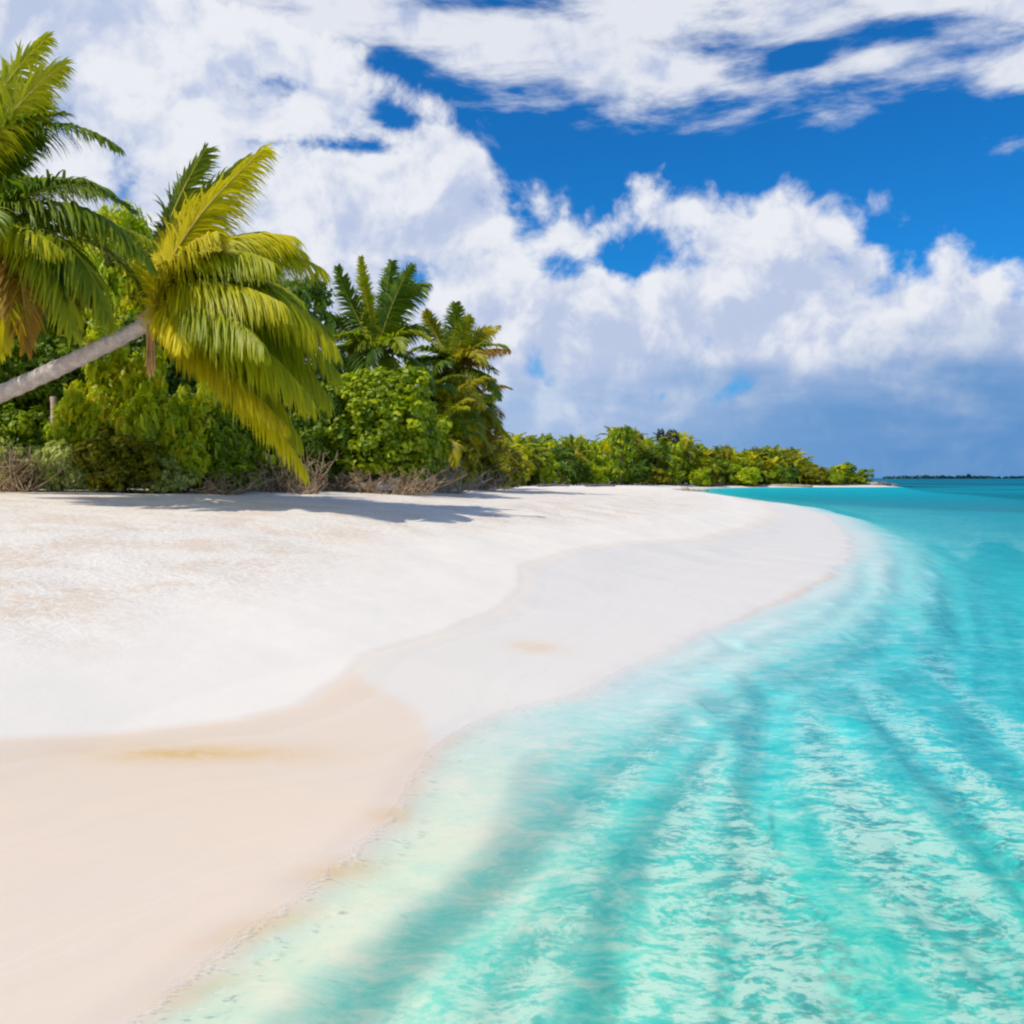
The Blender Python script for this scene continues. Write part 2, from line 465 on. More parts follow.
class MB:
    def __init__(self):
        self.v, self.q, self.t, self.n = [], [], [], 0

    def add(self, v, q, tone=0.5):
        v = np.asarray(v, float)
        self.v.append(v)
        self.q.append(np.asarray(q, int) + self.n)
        self.t.append(np.full(len(v), tone) if np.isscalar(tone) else np.asarray(tone))
        self.n += len(v)

    def tube(self, pts, rad, sides=8, tone=0.5):
        pts = np.asarray(pts, float)
        n = len(pts)
        rad = np.full(n, rad) if np.isscalar(rad) else np.asarray(rad)
        tg = np.gradient(pts, axis=0)
        tg /= np.linalg.norm(tg, axis=1)[:, None] + 1e-9
        up = np.array((0.13, 0.21, 1.0)) if abs(tg[0][2]) < 0.9 else np.array((1.0, 0.1, 0.0))
        s = np.cross(tg, up)
        s /= np.linalg.norm(s, axis=1)[:, None]
        u = np.cross(s, tg)
        an = np.linspace(0, 2 * math.pi, sides, endpoint=False)
        ring = pts[:, None, :] + rad[:, None, None] * (np.cos(an)[None, :, None] * s[:, None, :] + np.sin(an)[None, :, None] * u[:, None, :])
        v = ring.reshape(-1, 3)
        i = np.arange(n - 1)[:, None] * sides
        j = np.arange(sides)[None, :]
        j2 = (j + 1) % sides
        q = np.stack([i + j, i + j2, i + sides + j2, i + sides + j], -1).reshape(-1, 4)
        v = np.vstack([v, pts[0], pts[-1]])
        self.add(v, q, tone)
        c0, c1 = self.n - 2, self.n - 1
        b0 = self.n - len(v)
        caps = [(c0, b0 + (k + 1) % sides, b0 + k, b0 + k) for k in range(0)]
        # end caps as quads made of two ring edges each
        last = b0 + (n - 1) * sides
        for k in range(0, sides - 1, 2):
            caps.append((c0, b0 + (k + 2) % sides, b0 + k + 1, b0 + k))
            caps.append((c1, last + k, last + k + 1, last + (k + 2) % sides))
        self.q.append(np.asarray(caps, int))

    def mesh(self, name, material, smooth=True):
        return mesh_np(name, np.vstack(self.v), np.vstack(self.q), material, np.concatenate(self.t), smooth)

    def build(self, name, material, parent=None, smooth=True):
        return link(bpy.data.objects.new(name, self.mesh(name, material, smooth)), parent)


def bez(p0, p1, p2, n):
    u = np.linspace(0, 1, n)[:, None]
    p0, p1, p2 = (np.asarray(p, float) for p in (p0, p1, p2))
    return (1 - u) ** 2 * p0 + 2 * u * (1 - u) * p1 + u ** 2 * p2


def px3(px, py, Yd):
    """world point at distance Yd that the photograph shows at (px, py)"""
    return np.array(((px - 512) / F * Yd, Yd, CH - (py - HZ) / F * Yd))


# ------------------------------------------------------------------ terrain and shoreline
def g0(px, py):
    Yd = CH * F / (py - HZ)
    return ((px - 512) / F * Yd, Yd)


shore = [(-4.5, -60), (-2.6, -8), (-1.75, 0.5)] + [g0(*p) for p in (
    (120, 1024), (180, 975), (240, 930), (290, 900), (335, 862), (365, 835), (400, 792), (425, 750), (455, 730), (500, 712), (560, 695), (615, 672),
    (650, 655), (700, 630), (770, 604), (825, 578), (848, 556), (848, 535), (825, 515), (790, 505), (745, 499), (715, 494.5), (690, 491))]
shore += [(30.5, 160), (36, 173), (45, 180), (58, 186), (70, 190), (80, 197), (82, 203), (79, 215), (60, 262), (20, 330), (-80, 420), (-320, 480),
          (-700, 300), (-700, -60)]
shore = np.array(shore)
wetl = [(-9, -60), (-7.0, 0.0), (-4.6, 3.5)] + [g0(px, py + dyy) for (px, py, dyy) in (
    (0, 752, 24), (120, 735, 20), (240, 712, 22), (300, 697, 20), (345, 672, 17), (365, 655, 15), (450, 634, 12), (505, 610, 10), (520, 598, 9), (516, 584, 7), (600, 562, 6),
    (700, 548, 4.5), (745, 533, 3), (772, 517, 2), (762, 506, 1.4), (735, 500, .8))]
wetl += [(27, 120), (29, 142), (30.2, 161), (36, 174), (45, 181.5), (58, 187), (70, 191.5), (79, 198), (60, 260), (20, 328), (-80, 418), (-318, 478), (-698, 298), (-698, -60)]
wetl = np.array(wetl)
filml = [g0(px, py + dyy) for (px, py, dyy) in ((352, 664, 18), (362, 676, 18), (395, 690, 14), (415, 710, 11), (425, 735, 6), (428, 748, 2))]


def seg_dist(px, py, poly, closed=True):
    d = np.full(px.shape, 1e9)
    n = len(poly)
    for i in range(n if closed else n - 1):
        a = poly[i]
        b = poly[(i + 1) % n]
        ab = (b[0] - a[0], b[1] - a[1])
        L = ab[0] ** 2 + ab[1] ** 2 + 1e-12
        u = np.clip(((px - a[0]) * ab[0] + (py - a[1]) * ab[1]) / L, 0, 1)
        dd = (px - a[0] - u * ab[0]) ** 2 + (py - a[1] - u * ab[1]) ** 2
        d = np.minimum(d, dd)
    return np.sqrt(d)


def inside(px, py, poly):
    c = np.zeros(px.shape, bool)
    n = len(poly)
    for i in range(n):
        x1, y1 = poly[i]
        x2, y2 = poly[(i + 1) % n]
        cond = ((y1 > py) != (y2 > py))
        with np.errstate(divide='ignore', invalid='ignore'):
            xi = (x2 - x1) * (py - y1) / (y2 - y1 + 1e-15) + x1
        c ^= cond & (px < xi)
    return c


def sdist(px, py, poly):
    d = seg_dist(px, py, poly)
    return np.where(inside(px, py, poly), d, -d)


def fbm(x, y, sc, seed=0, oct_=4, rough=0.5):
    rs = np.random.RandomState(seed)
    out = np.zeros_like(x)
    amp, tot = 1.0, 0.0
    for o in range(oct_):
        ph = rs.uniform(0, 6.28, 6)
        an = rs.uniform(0, 3.14, 3)
        f = sc * (1.93 ** o)
        s = 0
        for k in range(3):
            u = x * math.cos(an[k]) + y * math.sin(an[k])
            w = -x * math.sin(an[k]) + y * math.cos(an[k])
            s = s + np.sin(u * f + ph[k] + 1.3 * np.sin(w * f * 0.7 + ph[k + 3]))
        out += amp * s / 3
        tot += amp
        amp *= rough
    return out / tot


def sstep(x, a, b):
    u = np.clip((x - a) / (b - a), 0, 1)
    return u * u * (3 - 2 * u)


# furrows in the sea bed, read from the photograph as strips on the sea floor
FUR = [
    ([(330, 1030), (395, 965), (450, 905), (520, 850), (565, 800), (620, 745), (690, 705)], 0.19, 0.48),
    ([(580, 1030), (612, 920), (632, 840), (662, 790), (687, 750), (720, 712)], 0.17, 0.5),
    ([(885, 1030), (862, 940), (832, 890), (792, 825), (757, 760), (757, 700), (775, 668)], 0.19, 0.75),
    ([(1060, 925), (1024, 890), (977, 840), (927, 790), (882, 750), (842, 720), (832, 685)], 0.17, 0.65),
    ([(1060, 815), (1024, 785), (962, 735), (932, 700), (892, 668), (870, 655)], 0.18, 0.65),
    ([(800, 672), (865, 662), (902, 650), (952, 638), (962, 605), (951, 563), (925, 540), (935, 522)], 0.18, 0.60),
    ([(715, 690), (782, 665), (850, 641), (887, 624), (900, 582), (902, 552), (880, 535), (885, 520)], 0.15, 0.45),
    ([(690, 664), (760, 640), (815, 622), (842, 605), (865, 585), (862, 560)], 0.14, 0.32),
    ([(640, 672), (680, 648), (730, 632), (790, 605)], 0.10, 0.16),
    ([(1060, 720), (1010, 690), (985, 655), (995, 610), (985, 570), (990, 545), (975, 520)], 0.24, 0.50),
    ([(1060, 650), (1030, 620), (1020, 575), (1000, 545), (1010, 525), (1000, 512)], 0.26, 0.55),
    ([(470, 1035), (505, 975), (520, 930), (560, 880)], 0.07, 0.18),
    ([(720, 1035), (730, 960), (722, 900), (735, 850), (720, 800)], 0.07, 0.16),
    ([(1030, 1010), (980, 965), (930, 930), (880, 880)], 0.08, 0.20),
    ([(1030, 975), (985, 925), (930, 880), (890, 845)], 0.06, 0.14),
]
FUR = [([g0(*p) for p in pl], w, d) for pl, w, d in FUR]


def terrain(px, py, attrs=False):
    jit = (0.05 + 0.012 * np.clip(py - 5, 0, 20)) * fbm(px, py, 3.0, 3, 4) * sstep(py, 1, 4) + 0.25 * fbm(px, py, 0.5, 4, 3) * sstep(py, 30, 60)
    sd = sdist(px, py, shore) + jit
    land = np.clip(sd, 0, None)
    prof = np.interp(land, [0, 0.12, 2, 5, 9, 14, 20, 60, 400], [0, 0.02, 0.14, 0.55, 1.0, 1.32, 1.5, 1.62, 1.9])
    cap = np.interp(py, [0, 40, 90, 130, 200, 420], [1.7, 1.55, 1.10, 0.75, 0.42, 0.5])
    prof = np.where(land > 0, cap * np.tanh(prof / cap) * 1.0, 0)
    prof = np.where(py < 40, np.minimum(np.interp(land, [0, 0.12, 2, 5, 9, 14, 20, 60, 400], [0, 0.02, 0.14, 0.55, 1.05, 1.39, 1.57, 1.63, 1.70]), 1.75), prof)
    bl = sstep(py, 30, 50)
    p2 = np.interp(land, [0, 0.12, 2, 5, 9, 14, 20, 60, 400], [0, 0.02, 0.14, 0.55, 1.05, 1.39, 1.57, 1.63, 1.70])
    prof = p2 * (1 - bl) + np.minimum(cap * np.tanh(p2 / cap), p2) * bl
    # lumps and footprints of the dry sand
    wd = sdist(px, py, wetl) + 0.10 * fbm(px, py, 1.1, 9, 3)
    dry = sstep(wd, 0.1, 1.8)
    prof = prof + dry * (0.030 * fbm(px, py, 1.6, 5, 5, 0.62) + 0.05 * fbm(px, py, 0.35, 6, 3))
    prof = prof + 0.012 * sstep(wd, -0.03, 0.05) * sstep(py, 2, 4)
    # sea bed
    s = np.clip(-sd, 0, None)
    wm = 0.16 + 0.075 * np.clip(py, 0, 24) + 0.10 * fbm(px, py, 1.7, 81, 3)
    dep = 0.34 * (1 - np.exp(-(np.clip(s - wm, 0, None) / (0.40 + 0.07 * np.clip(py, 0, 30))) ** 1.2)) + 0.035 * sstep(s, 0, 0.25) + 0.022 * np.minimum(s, 40) * sstep(s, 0.3, 3)
    dep += 0.020 * np.clip(py - 3, 0, 20) * sstep(s, 0.3, 3.5)
    dep += 0.40 * sstep(py, 14, 40) * sstep(s, 1, 9)
    dep += 3.4 * sstep(py + 14 * fbm(px, py, 0.02, 82, 2), 92, 185) * sstep(s, 4, 60)
    dep += 7.0 * sstep(py, 150, 420) * sstep(s, 10, 110)
    dep += 0.05 * fbm(px, py, 1.3, 11, 4) * sstep(s, 0.3, 1.5)
    fur = np.zeros_like(px)
    mk = (py > 2) & (py < 34) & (px > -4) & (px < 24)
    if mk.any():
        xx, yy = px[mk], py[mk]
        wob = 0.04 * fbm(xx, yy, 5.0, 21, 3) + 0.10 * fbm(xx, yy, 1.4, 22, 2) * sstep(yy, 3, 7)
        f = np.zeros_like(xx)
        for pl, w, d in FUR:
            dd = seg_dist(xx + wob, yy + wob, pl, False)
            yw = 0.74 * w * np.clip(yy / 5.5, 0.8, 2.2)
            f = np.maximum(f, d * np.exp(-(dd / yw) ** 2))
        ridge = np.exp(-(fbm(xx, yy * 0.8, 0.75, 91, 3) / 0.10) ** 2)
        ridge2 = np.exp(-(fbm(xx, yy * 0.8, 1.7, 92, 3) / 0.09) ** 2)
        f = np.maximum(f, 0.26 * ridge * sstep(yy, 5, 8))
        f = np.maximum(f, 0.15 * ridge2 * (0.4 + 0.6 * sstep(yy, 4, 8)))
        f = f * (1 - sstep(yy, 15, 33)) * (1 - sstep(xx, 18, 23.5))
        fur[mk] = f * (0.80 + 0.50 * fbm(xx, yy, 2.2, 23, 4))
    dep = dep + (0.17 + 0.12 * sstep(py, 4, 8)) * np.clip(fur, 0, None) * sstep(s, 0.1, 0.6)
    z = np.where(sd > 0, prof, -dep - 0.003)
    if not attrs:
        return z
    ew = 0.05 + 0.022 * np.clip(py, 0, 80)
    wet = 1 - sstep(wd / ew, -1, 1)
    fl = np.zeros_like(px)
    fpoly = [filml[k] for k in range(len(filml))] + [g0(*p) for p in ((460, 735), (620, 680), (860, 560), (840, 506), (765, 498), (690, 536), (505, 560), (480, 600), (350, 650))]
    fl = sstep(sdist(px, py, fpoly) + 0.05 * fbm(px, py, 4, 31, 3), -0.05, 0.10)
    och = np.zeros_like(px)  # ochre sand stain and yellow caustic light spots painted into the sand colour
    for (qx, qy, rx, ry, a, rot) in ((180, 770, .50, .16, 1.0, .25), (345, 868, .18, .10, .8, .6), (390, 815, .14, .10, .6, .6), (535, 655, .28, .30, .55, .3), (262, 925, .25, .08, .5, .7), (290, 765, .4, .2, .3, .3), (200, 985, .2, .06, .5, .8)):
        c = g0(qx, qy)
        ux = (px - c[0]) * math.cos(rot) + (py - c[1]) * math.sin(rot)
        uy = -(px - c[0]) * math.sin(rot) + (py - c[1]) * math.cos(rot)
        och += a * np.exp(-(ux / rx) ** 2 - (uy / ry) ** 2)
    trod = sstep(wd, 1.5, 3.5) * (1 - sstep(py, 60, 120))
    return z, sd, wet, fl, np.clip(och, 0, 1), trod, s, fur, wd


def axis(parts):
    out = [parts[0][0]]
    for a, b, n, mode in parts:
        seq = np.linspace(a, b, n + 1)[1:] if mode == 'l' else np.sign(a) * np.geomspace(abs(a), abs(b), n + 1)[1:]
        out.extend(seq.tolist())
    return np.array(out)


XS = axis([(-4000, -60, 26, 'g'), (-60, -12, 60, 'l'), (-12, -3, 90, 'l'), (-3, 9, 240, 'l'), (9, 30, 150, 'l'), (30, 100, 130, 'l'), (100, 6000, 34, 'g')])
YS = axis([(-60, -2, 20, 'l'), (-2, 2.4, 30, 'l'), (2.4, 12, 220, 'l'), (12, 34, 190, 'l'), (34, 220, 260, 'l'), (220, 9000, 50, 'g')])
GX, GY = np.meshgrid(XS, YS)
gx, gy = GX.ravel(), GY.ravel()
z, sd, wet, film, och, trod, sdep, furrow, swash = terrain(gx, gy, True)
nx, ny = len(XS), len(YS)
ii = (np.arange(ny - 1)[:, None] * nx + np.arange(nx - 1)[None, :]).ravel()
grid_q = np.stack([ii, ii + 1, ii + nx + 1, ii + nx], -1)


# the line where vegetation starts (world x -> y), used to lay leaf litter
def veg_y(x):
    return np.interp(x, [-60, -24, -12, -8, -4, -1.5, 6, 70], [16, 19, 25, 30, 37, 48, 165, 192])


litter = sstep(gy - veg_y(gx), -0.2, 1.2) * (sd > 3)
me = mesh_np('beach', np.stack([gx, gy, z], -1), grid_q, M['sand'], smooth=True,
             attrs={'wet': wet, 'film': film * wet, 'ochre': och, 'litter': litter, 'trod': trod, 'swash': swash})
beach = link(bpy.data.objects.new('beach_ground', me))
tag(beach, 'white coral sand beach sloping to the lagoon', None, None, 'structure')

# water sheet
sea_near = sstep(gy, 2, 3) * (1 - sstep(gy, 60, 160))
wz = 0.010 * fbm(gx, gy, 2.2, 41, 4, 0.6) * sstep(sdep, 0.3, 2.0) * sea_near
dpt = np.clip(wz - z, 0, None)
edge = (np.exp(-((sdep - 0.03) / 0.035) ** 2) * 0.55 + 0.30 * np.exp(-((sdep - 0.22 - 0.06 * fbm(gx, gy, 2.5, 71, 3)) / 0.04) ** 2)) * (1 - sstep(gy, 4.5, 8.0))
sheet = np.exp(-sdep / 0.40) * 0.26 * (1 - sstep(gy, 6, 14))
foam = np.clip(np.maximum(edge, sheet), 0, 1) * (1 - sstep(gy, 60, 120))
light_net = sstep(dpt, 0.11, 0.34) * (0.90 + 0.45 * fbm(gx, gy, 1.2, 61, 4)) * (1 - 0.92 * sstep(furrow, 0.04, 0.17)) * (1 - 0.6 * sstep(gy, 16, 34)) * (1 - sstep(gy, 40, 90)) * (1 - 0.55 * sstep(dpt, 0.7, 1.5))  # mask of the pale caustic light painted on the water
light_net = np.clip(light_net, 0, 1)
keep = (sd < 0.6)
kq = keep[grid_q].any(axis=1)
q = grid_q[kq]
used, inv = np.unique(q, return_inverse=True)
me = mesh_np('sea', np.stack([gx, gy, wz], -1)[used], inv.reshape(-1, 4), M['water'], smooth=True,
             attrs={'depth': dpt[used], 'foam': foam[used], 'light_net': light_net[used]})
sea = link(bpy.data.objects.new('sea_water', me))
tag(sea, 'clear turquoise lagoon water over rippled white sand', None, None, 'structure')


def ground(x, y):
    return float(terrain(np.array([float(x)]), np.array([float(y)]))[0])


# ------------------------------------------------------------------ palms
def frond_mb(rach, leaf_len, n=56, lw=0.045, droop=0.75, rng=None, tone=0.5, hang=None, rr=0.022, tonevar=0.3, spread=0.55, fold=0.25, face=False):
    """one feather leaf: rachis points (k,3); leaflets on both sides, bending down with gravity"""
    rng = rng or np.random.RandomState(1)
    lw = lw * 1.6
    leaf_len = leaf_len * 1.22
    rach = np.asarray(rach, float)
    k = len(rach)
    mbr = MB()
    mbr.tube(rach, np.linspace(rr, rr * 0.25, k), 6, 0.5)
    mb = MB()
    tt = np.linspace(0.10, 0.995, n)
    idx = tt * (k - 1)
    i0 = np.clip(idx.astype(int), 0, k - 2)
    fr = (idx - i0)[:, None]
    pos = rach[i0] * (1 - fr) + rach[i0 + 1] * fr
    tg = rach[i0 + 1] - rach[i0]
    tg /= np.linalg.norm(tg, axis=1)[:, None]
    up = np.array((0, 0, 1.0))
    side = np.cross(tg, up)
    nn = np.linalg.norm(side, axis=1)[:, None]
    ref = np.array(hang) if hang is not None else np.array((0.3, 1.0, 0.0))
    side = np.where(nn > 0.15, side / np.maximum(nn, 1e-6), ref / np.linalg.norm(ref))
    if face:
        st = np.clip((tg[:, 2:3] - 0.25) / 0.4, 0, 1)
        s2 = np.cross(tg, np.array((0.25, 1.0, 0.1)))
        s2 *= np.sign((s2 * side).sum(1))[:, None]
        side = side * (1 - st) + s2 * st
        side /= np.linalg.norm(side, axis=1)[:, None]
    nrm = np.cross(side, tg)
    prof = np.sin(np.pi * (0.12 + 0.80 * tt)) ** 0.7 * (1 - 0.25 * tt)
    for sgn in (-1, 1):
        L = leaf_len * prof * rng.uniform(0.82, 1.12, n)
        sp = spread + rng.uniform(-0.10, 0.10, n) + 0.35 * tt ** 2
        d0 = side * sgn * (1 - sp[:, None] * 0.5) + tg * sp[:, None] + nrm * fold + rng.normal(0, 0.12, (n, 3))
        d0 /= np.linalg.norm(d0, axis=1)[:, None]
        dr = droop * rng.uniform(0.75, 1.25, n)
        pts = [pos]
        dcur = d0.copy()
        for j in range(4):
            pts.append(pts[-1] + dcur * (L / 4)[:, None])
            dcur = dcur + np.array((0, 0, -1.0)) * (dr * 0.42)[:, None]
            dcur /= np.linalg.norm(dcur, axis=1)[:, None]
        P = np.stack(pts, 1)                                # n,5,3
        wv = np.cross(d0, nrm)
        wv = tg * 0.85 + nrm * 0.35 * sgn
        wv -= (wv * d0).sum(1)[:, None] * d0
        wv /= np.linalg.norm(wv, axis=1)[:, None] + 1e-9
        wd = np.array((0.7, 1.0, 0.85, 0.55, 0.08))[None, :, None] * lw * 0.5
        A = P + wv[:, None, :] * wd
        B = P - wv[:, None, :] * wd
        V = np.stack([A, B], 2).reshape(n, 10, 3)
        base = (np.arange(n) * 10)[:, None, None]
        qq = np.array([[0, 1, 3, 2], [2, 3, 5, 4], [4, 5, 7, 6], [6, 7, 9, 8]])[None]
        tn = np.repeat(np.clip(tone + rng.uniform(-tonevar, tonevar, n) * 0.6 + 0.1 * np.sin(tt * 9), 0, 1), 10)
        mb.add(V.reshape(-1, 3), (base + qq).reshape(-1, 4), tn)
    return mb, mbr


def place_frond(parent, mb, mbr, material, label=None):
    o = mb.build('frond', material, parent, smooth=False)
    mbr.build('rachis', M['rachis'], o)
    if label:
        o['label'] = label
    return o


def grav_rachis(az, el, L, bend, k=16, side=0.0):
    """rachis leaving the crown at azimuth az, elevation el, bending down"""
    p = np.zeros(3)
    pts = [p.copy()]
    e = el
    a = az
    for i in range(k - 1):
        d = np.array((math.cos(e) * math.cos(a), math.cos(e) * math.sin(a), math.sin(e)))
        p = p + d * L / (k - 1)
        pts.append(p.copy())
        e = max(e - bend / (k - 1) * (0.5 + 1.2 * i / k), R(-86))
        a += side / (k - 1)
    return np.array(pts)


def trunk_mb(pts, r0, r1, rings=True, sides=12):
    pts = np.asarray(pts)
    n = len(pts)
    u = np.linspace(0, 1, n)
    rad = r0 + (r1 - r0) * u ** 0.7
    if rings:
        rad = rad * (1 + 0.05 * np.sin(u * n * 1.9) + 0.03 * np.sin(u * n * 0.77))
    mb = MB()
    mb.tube(pts, rad, sides)
    return mb


# the leaning palm, its crown hanging over the sand
YP = 20.0
crown = px3(150, 322, YP)
root = empty('leaning_palm', (px3(-260, 470, 23.5)[0], 23.5, 1.35))
tag(root, 'leaning coconut palm with pale bare trunk and big windblown yellow green crown over the sand', 'palm tree')


def local(pts, org):
    return np.asarray(pts) - np.array(org)


org = tuple(root.location)
tp = np.vstack([bez((org[0], 23.5, 1.2), px3(-120, 452, 22.0), px3(0, 394, 21.0), 30)[:-1],
                bez(px3(0, 394, 21.0), px3(75, 362, 20.4), px3(155, 320, YP), 40)])
trunk_mb(local(tp, org), 0.24, 0.16).build('trunk', M['palm_bark'], root)
specs = [  # control px,py,dy ; tip px,py,dy ; leaf length ; droop ; material ; tone
    ((165, 235, -.3), (264, 150, .2), 0.72, 0.95, 'frond_yellow', .45),
    ((150, 240, .4), (205, 150, .8), 0.62, 0.5, 'frond', .3),
    ((172, 215, .6), (246, 160, 1.2), 0.65, 0.6, 'frond', .5),
    ((190, 200, .4), (322, 268, .6), 0.95, 0.95, 'frond_bright', .45),
    ((205, 205, 1.0), (300, 250, 1.6), 0.90, 0.95, 'frond', .6),
    ((215, 215, 0), (338, 372, .2), 1.0, 0.95, 'frond_bright', .25),
    ((250, 235, -.6), (335, 345, -.8), 0.95, 0.95, 'frond_bright', .35),
    ((200, 255, -1.0), (285, 305, -1.6), 0.90, 1.0, 'frond_bright', .55),
    ((225, 290, -.8), (312, 400, -1.0), 0.95, 0.95, 'frond_bright', .15),
    ((205, 312, -.3), (306, 470, -.4), 0.78, 0.9, 'frond_yellow', .35),
    ((235, 300, .3), (300, 440, .4), 0.85, 0.95, 'frond_bright', .3),
    ((210, 270, .9), (320, 330, 1.5), 0.95, 0.95, 'frond', .5),
    ((195, 330, -.6), (285, 425, -1.0), 0.62, 0.9, 'frond_yellow', .1),
    ((165, 285, -.9), (182, 345, -1.7), 0.55, 0.95, 'frond_yellow', .5),
    ((230, 240, -.2), (300, 300, -.5), 0.90, 1.0, 'frond_bright', .1),
    ((150, 262, .2), (192, 205, .3), 0.78, 1.0, 'frond_yellow', .55),
    ((240, 255, .9), (330, 330, 1.3), 0.85, 1.0, 'frond', .5),
    ((200, 225, -.5), (272, 262, -1.2), 0.9, 1.0, 'frond_bright', .2),
    ((215, 330, .2), (262, 400, .5), 0.85, 1.0, 'frond', .6),
    ((255, 275, .2), (330, 400, .0), 0.85, 1.0, 'frond_bright', .05),
    ((190, 235, .3), (262, 232, .9), 0.8, 1.0, 'frond', .7),
    ((205, 280, -1.2), (262, 345, -2.0), 0.8, 1.0, 'frond_bright', .2),
    ((170, 250, -.7), (215, 232, -1.3), 0.8, 1.0, 'frond_yellow', .2),
    ((180, 262, -.4), (240, 290, -1.4), 0.85, 1.0, 'frond_bright', .5),
    ((200, 220, .1), (290, 236, .3), 0.9, 1.0, 'frond_bright', .6),
    ((232, 300, .8), (322, 392, 1.2), 0.9, 1.0, 'frond', .8),
]
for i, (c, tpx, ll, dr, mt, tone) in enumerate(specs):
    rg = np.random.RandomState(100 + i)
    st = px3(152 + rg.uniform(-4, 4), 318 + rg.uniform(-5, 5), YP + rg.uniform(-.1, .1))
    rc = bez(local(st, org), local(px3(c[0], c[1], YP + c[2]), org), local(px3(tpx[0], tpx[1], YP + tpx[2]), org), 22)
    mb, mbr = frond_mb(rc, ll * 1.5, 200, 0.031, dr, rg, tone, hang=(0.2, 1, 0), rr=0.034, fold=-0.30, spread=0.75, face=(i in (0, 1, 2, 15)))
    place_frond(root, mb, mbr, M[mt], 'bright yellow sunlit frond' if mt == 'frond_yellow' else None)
# boots at the top of the trunk, dry stalk hanging down
mb = MB()
rg = np.random.RandomState(5)
for i in range(9):
    a = px3(146 + rg.uniform(-6, 6), 323 + rg.uniform(-5, 5), YP + rg.uniform(-.1, .1))
    b_ = px3(160 + rg.uniform(-6, 14), 308 + rg.uniform(-16, 14), YP + rg.uniform(-.2, .2))
    mb.tube(local(bez(a, (a + b_) / 2 + (0, 0, .05), b_, 6), org), np.linspace(.085, .03, 6), 8)
mb.build('frond_base', M['dry'], root)
mb = MB()
for i in range(7):
    a = px3(148 + i * .8, 325, YP - .12)
    b_ = px3(146 + i * 1.5, 372 + rg.uniform(-8, 8), YP - .2 + rg.uniform(-.05, .05))
    mb.tube(local(bez(a, (a + b_) / 2 + (rg.uniform(-.03, .03), 0, .06), b_, 8), org), np.linspace(.035, .018, 8), 6)
mb.build('dry_stalk', M['dry'], root)


# library palms
def palm(name, label, base_xy, crown_pt, nfr, L, r0, mats, seed, els=(80, -35), group=None, leaf=0.7, nleaf=48, lw=0.05,
         cat='palm tree', azr=(0, 360), custom=None, bark='palm_bark', lean=0.3):
    rg = np.random.RandomState(seed)
    bz = ground(*base_xy) - 0.05
    rt = empty(name, (base_xy[0], base_xy[1], bz))
    tag(rt, label, cat, group)
    org = np.array((base_xy[0], base_xy[1], bz))
    c = np.array(crown_pt) - org
    mid = c * 0.5 + np.array((c[0] * -lean, c[1] * -lean, 0))
    trunk_mb(bez((0, 0, -0.1), mid, c, 30), r0, r0 * 0.62).build('trunk', M[bark], rt)
    for i in range(nfr):
        u = i / max(nfr - 1, 1)
        az = R(azr[0] + (azr[1] - azr[0]) * ((i * 0.618034) % 1.0) + rg.uniform(-8, 8))
        el = R(els[0] + (els[1] - els[0]) * u + rg.uniform(-8, 8))
        bend = R(rg.uniform(65, 105)) * (1.0 if el < R(50) else 0.8)
        rc = grav_rachis(az, el, L * rg.uniform(0.85, 1.1) * (0.85 if el > R(60) else 1), bend, 14, rg.uniform(-.3, .3)) + c
        mt = mats[int(rg.randint(len(mats)))] if u < 0.75 else mats[-1]
        mb, mbr = frond_mb(rc, leaf * rg.uniform(.9, 1.1), nleaf, lw, 0.8, rg, rg.uniform(.25, .7), rr=0.028)
        place_frond(rt, mb, mbr, M[mt])
    for (cp, tpp, yy, ll, dr, mt, tone) in (custom or []):
        rc = bez(c, np.array(px3(cp[0], cp[1], yy)) - org, np.array(px3(tpp[0], tpp[1], yy)) - org, 18)
        mb, mbr = frond_mb(rc, ll * (1.2 if yy > 30 else 1.25), 90 if yy > 30 else 130, 0.055 if yy > 30 else 0.036, dr, rg, tone, hang=(0.2, 1, 0), rr=0.03, fold=-0.15, face=True)
        place_frond(rt, mb, mbr, M[mt])
    return rt


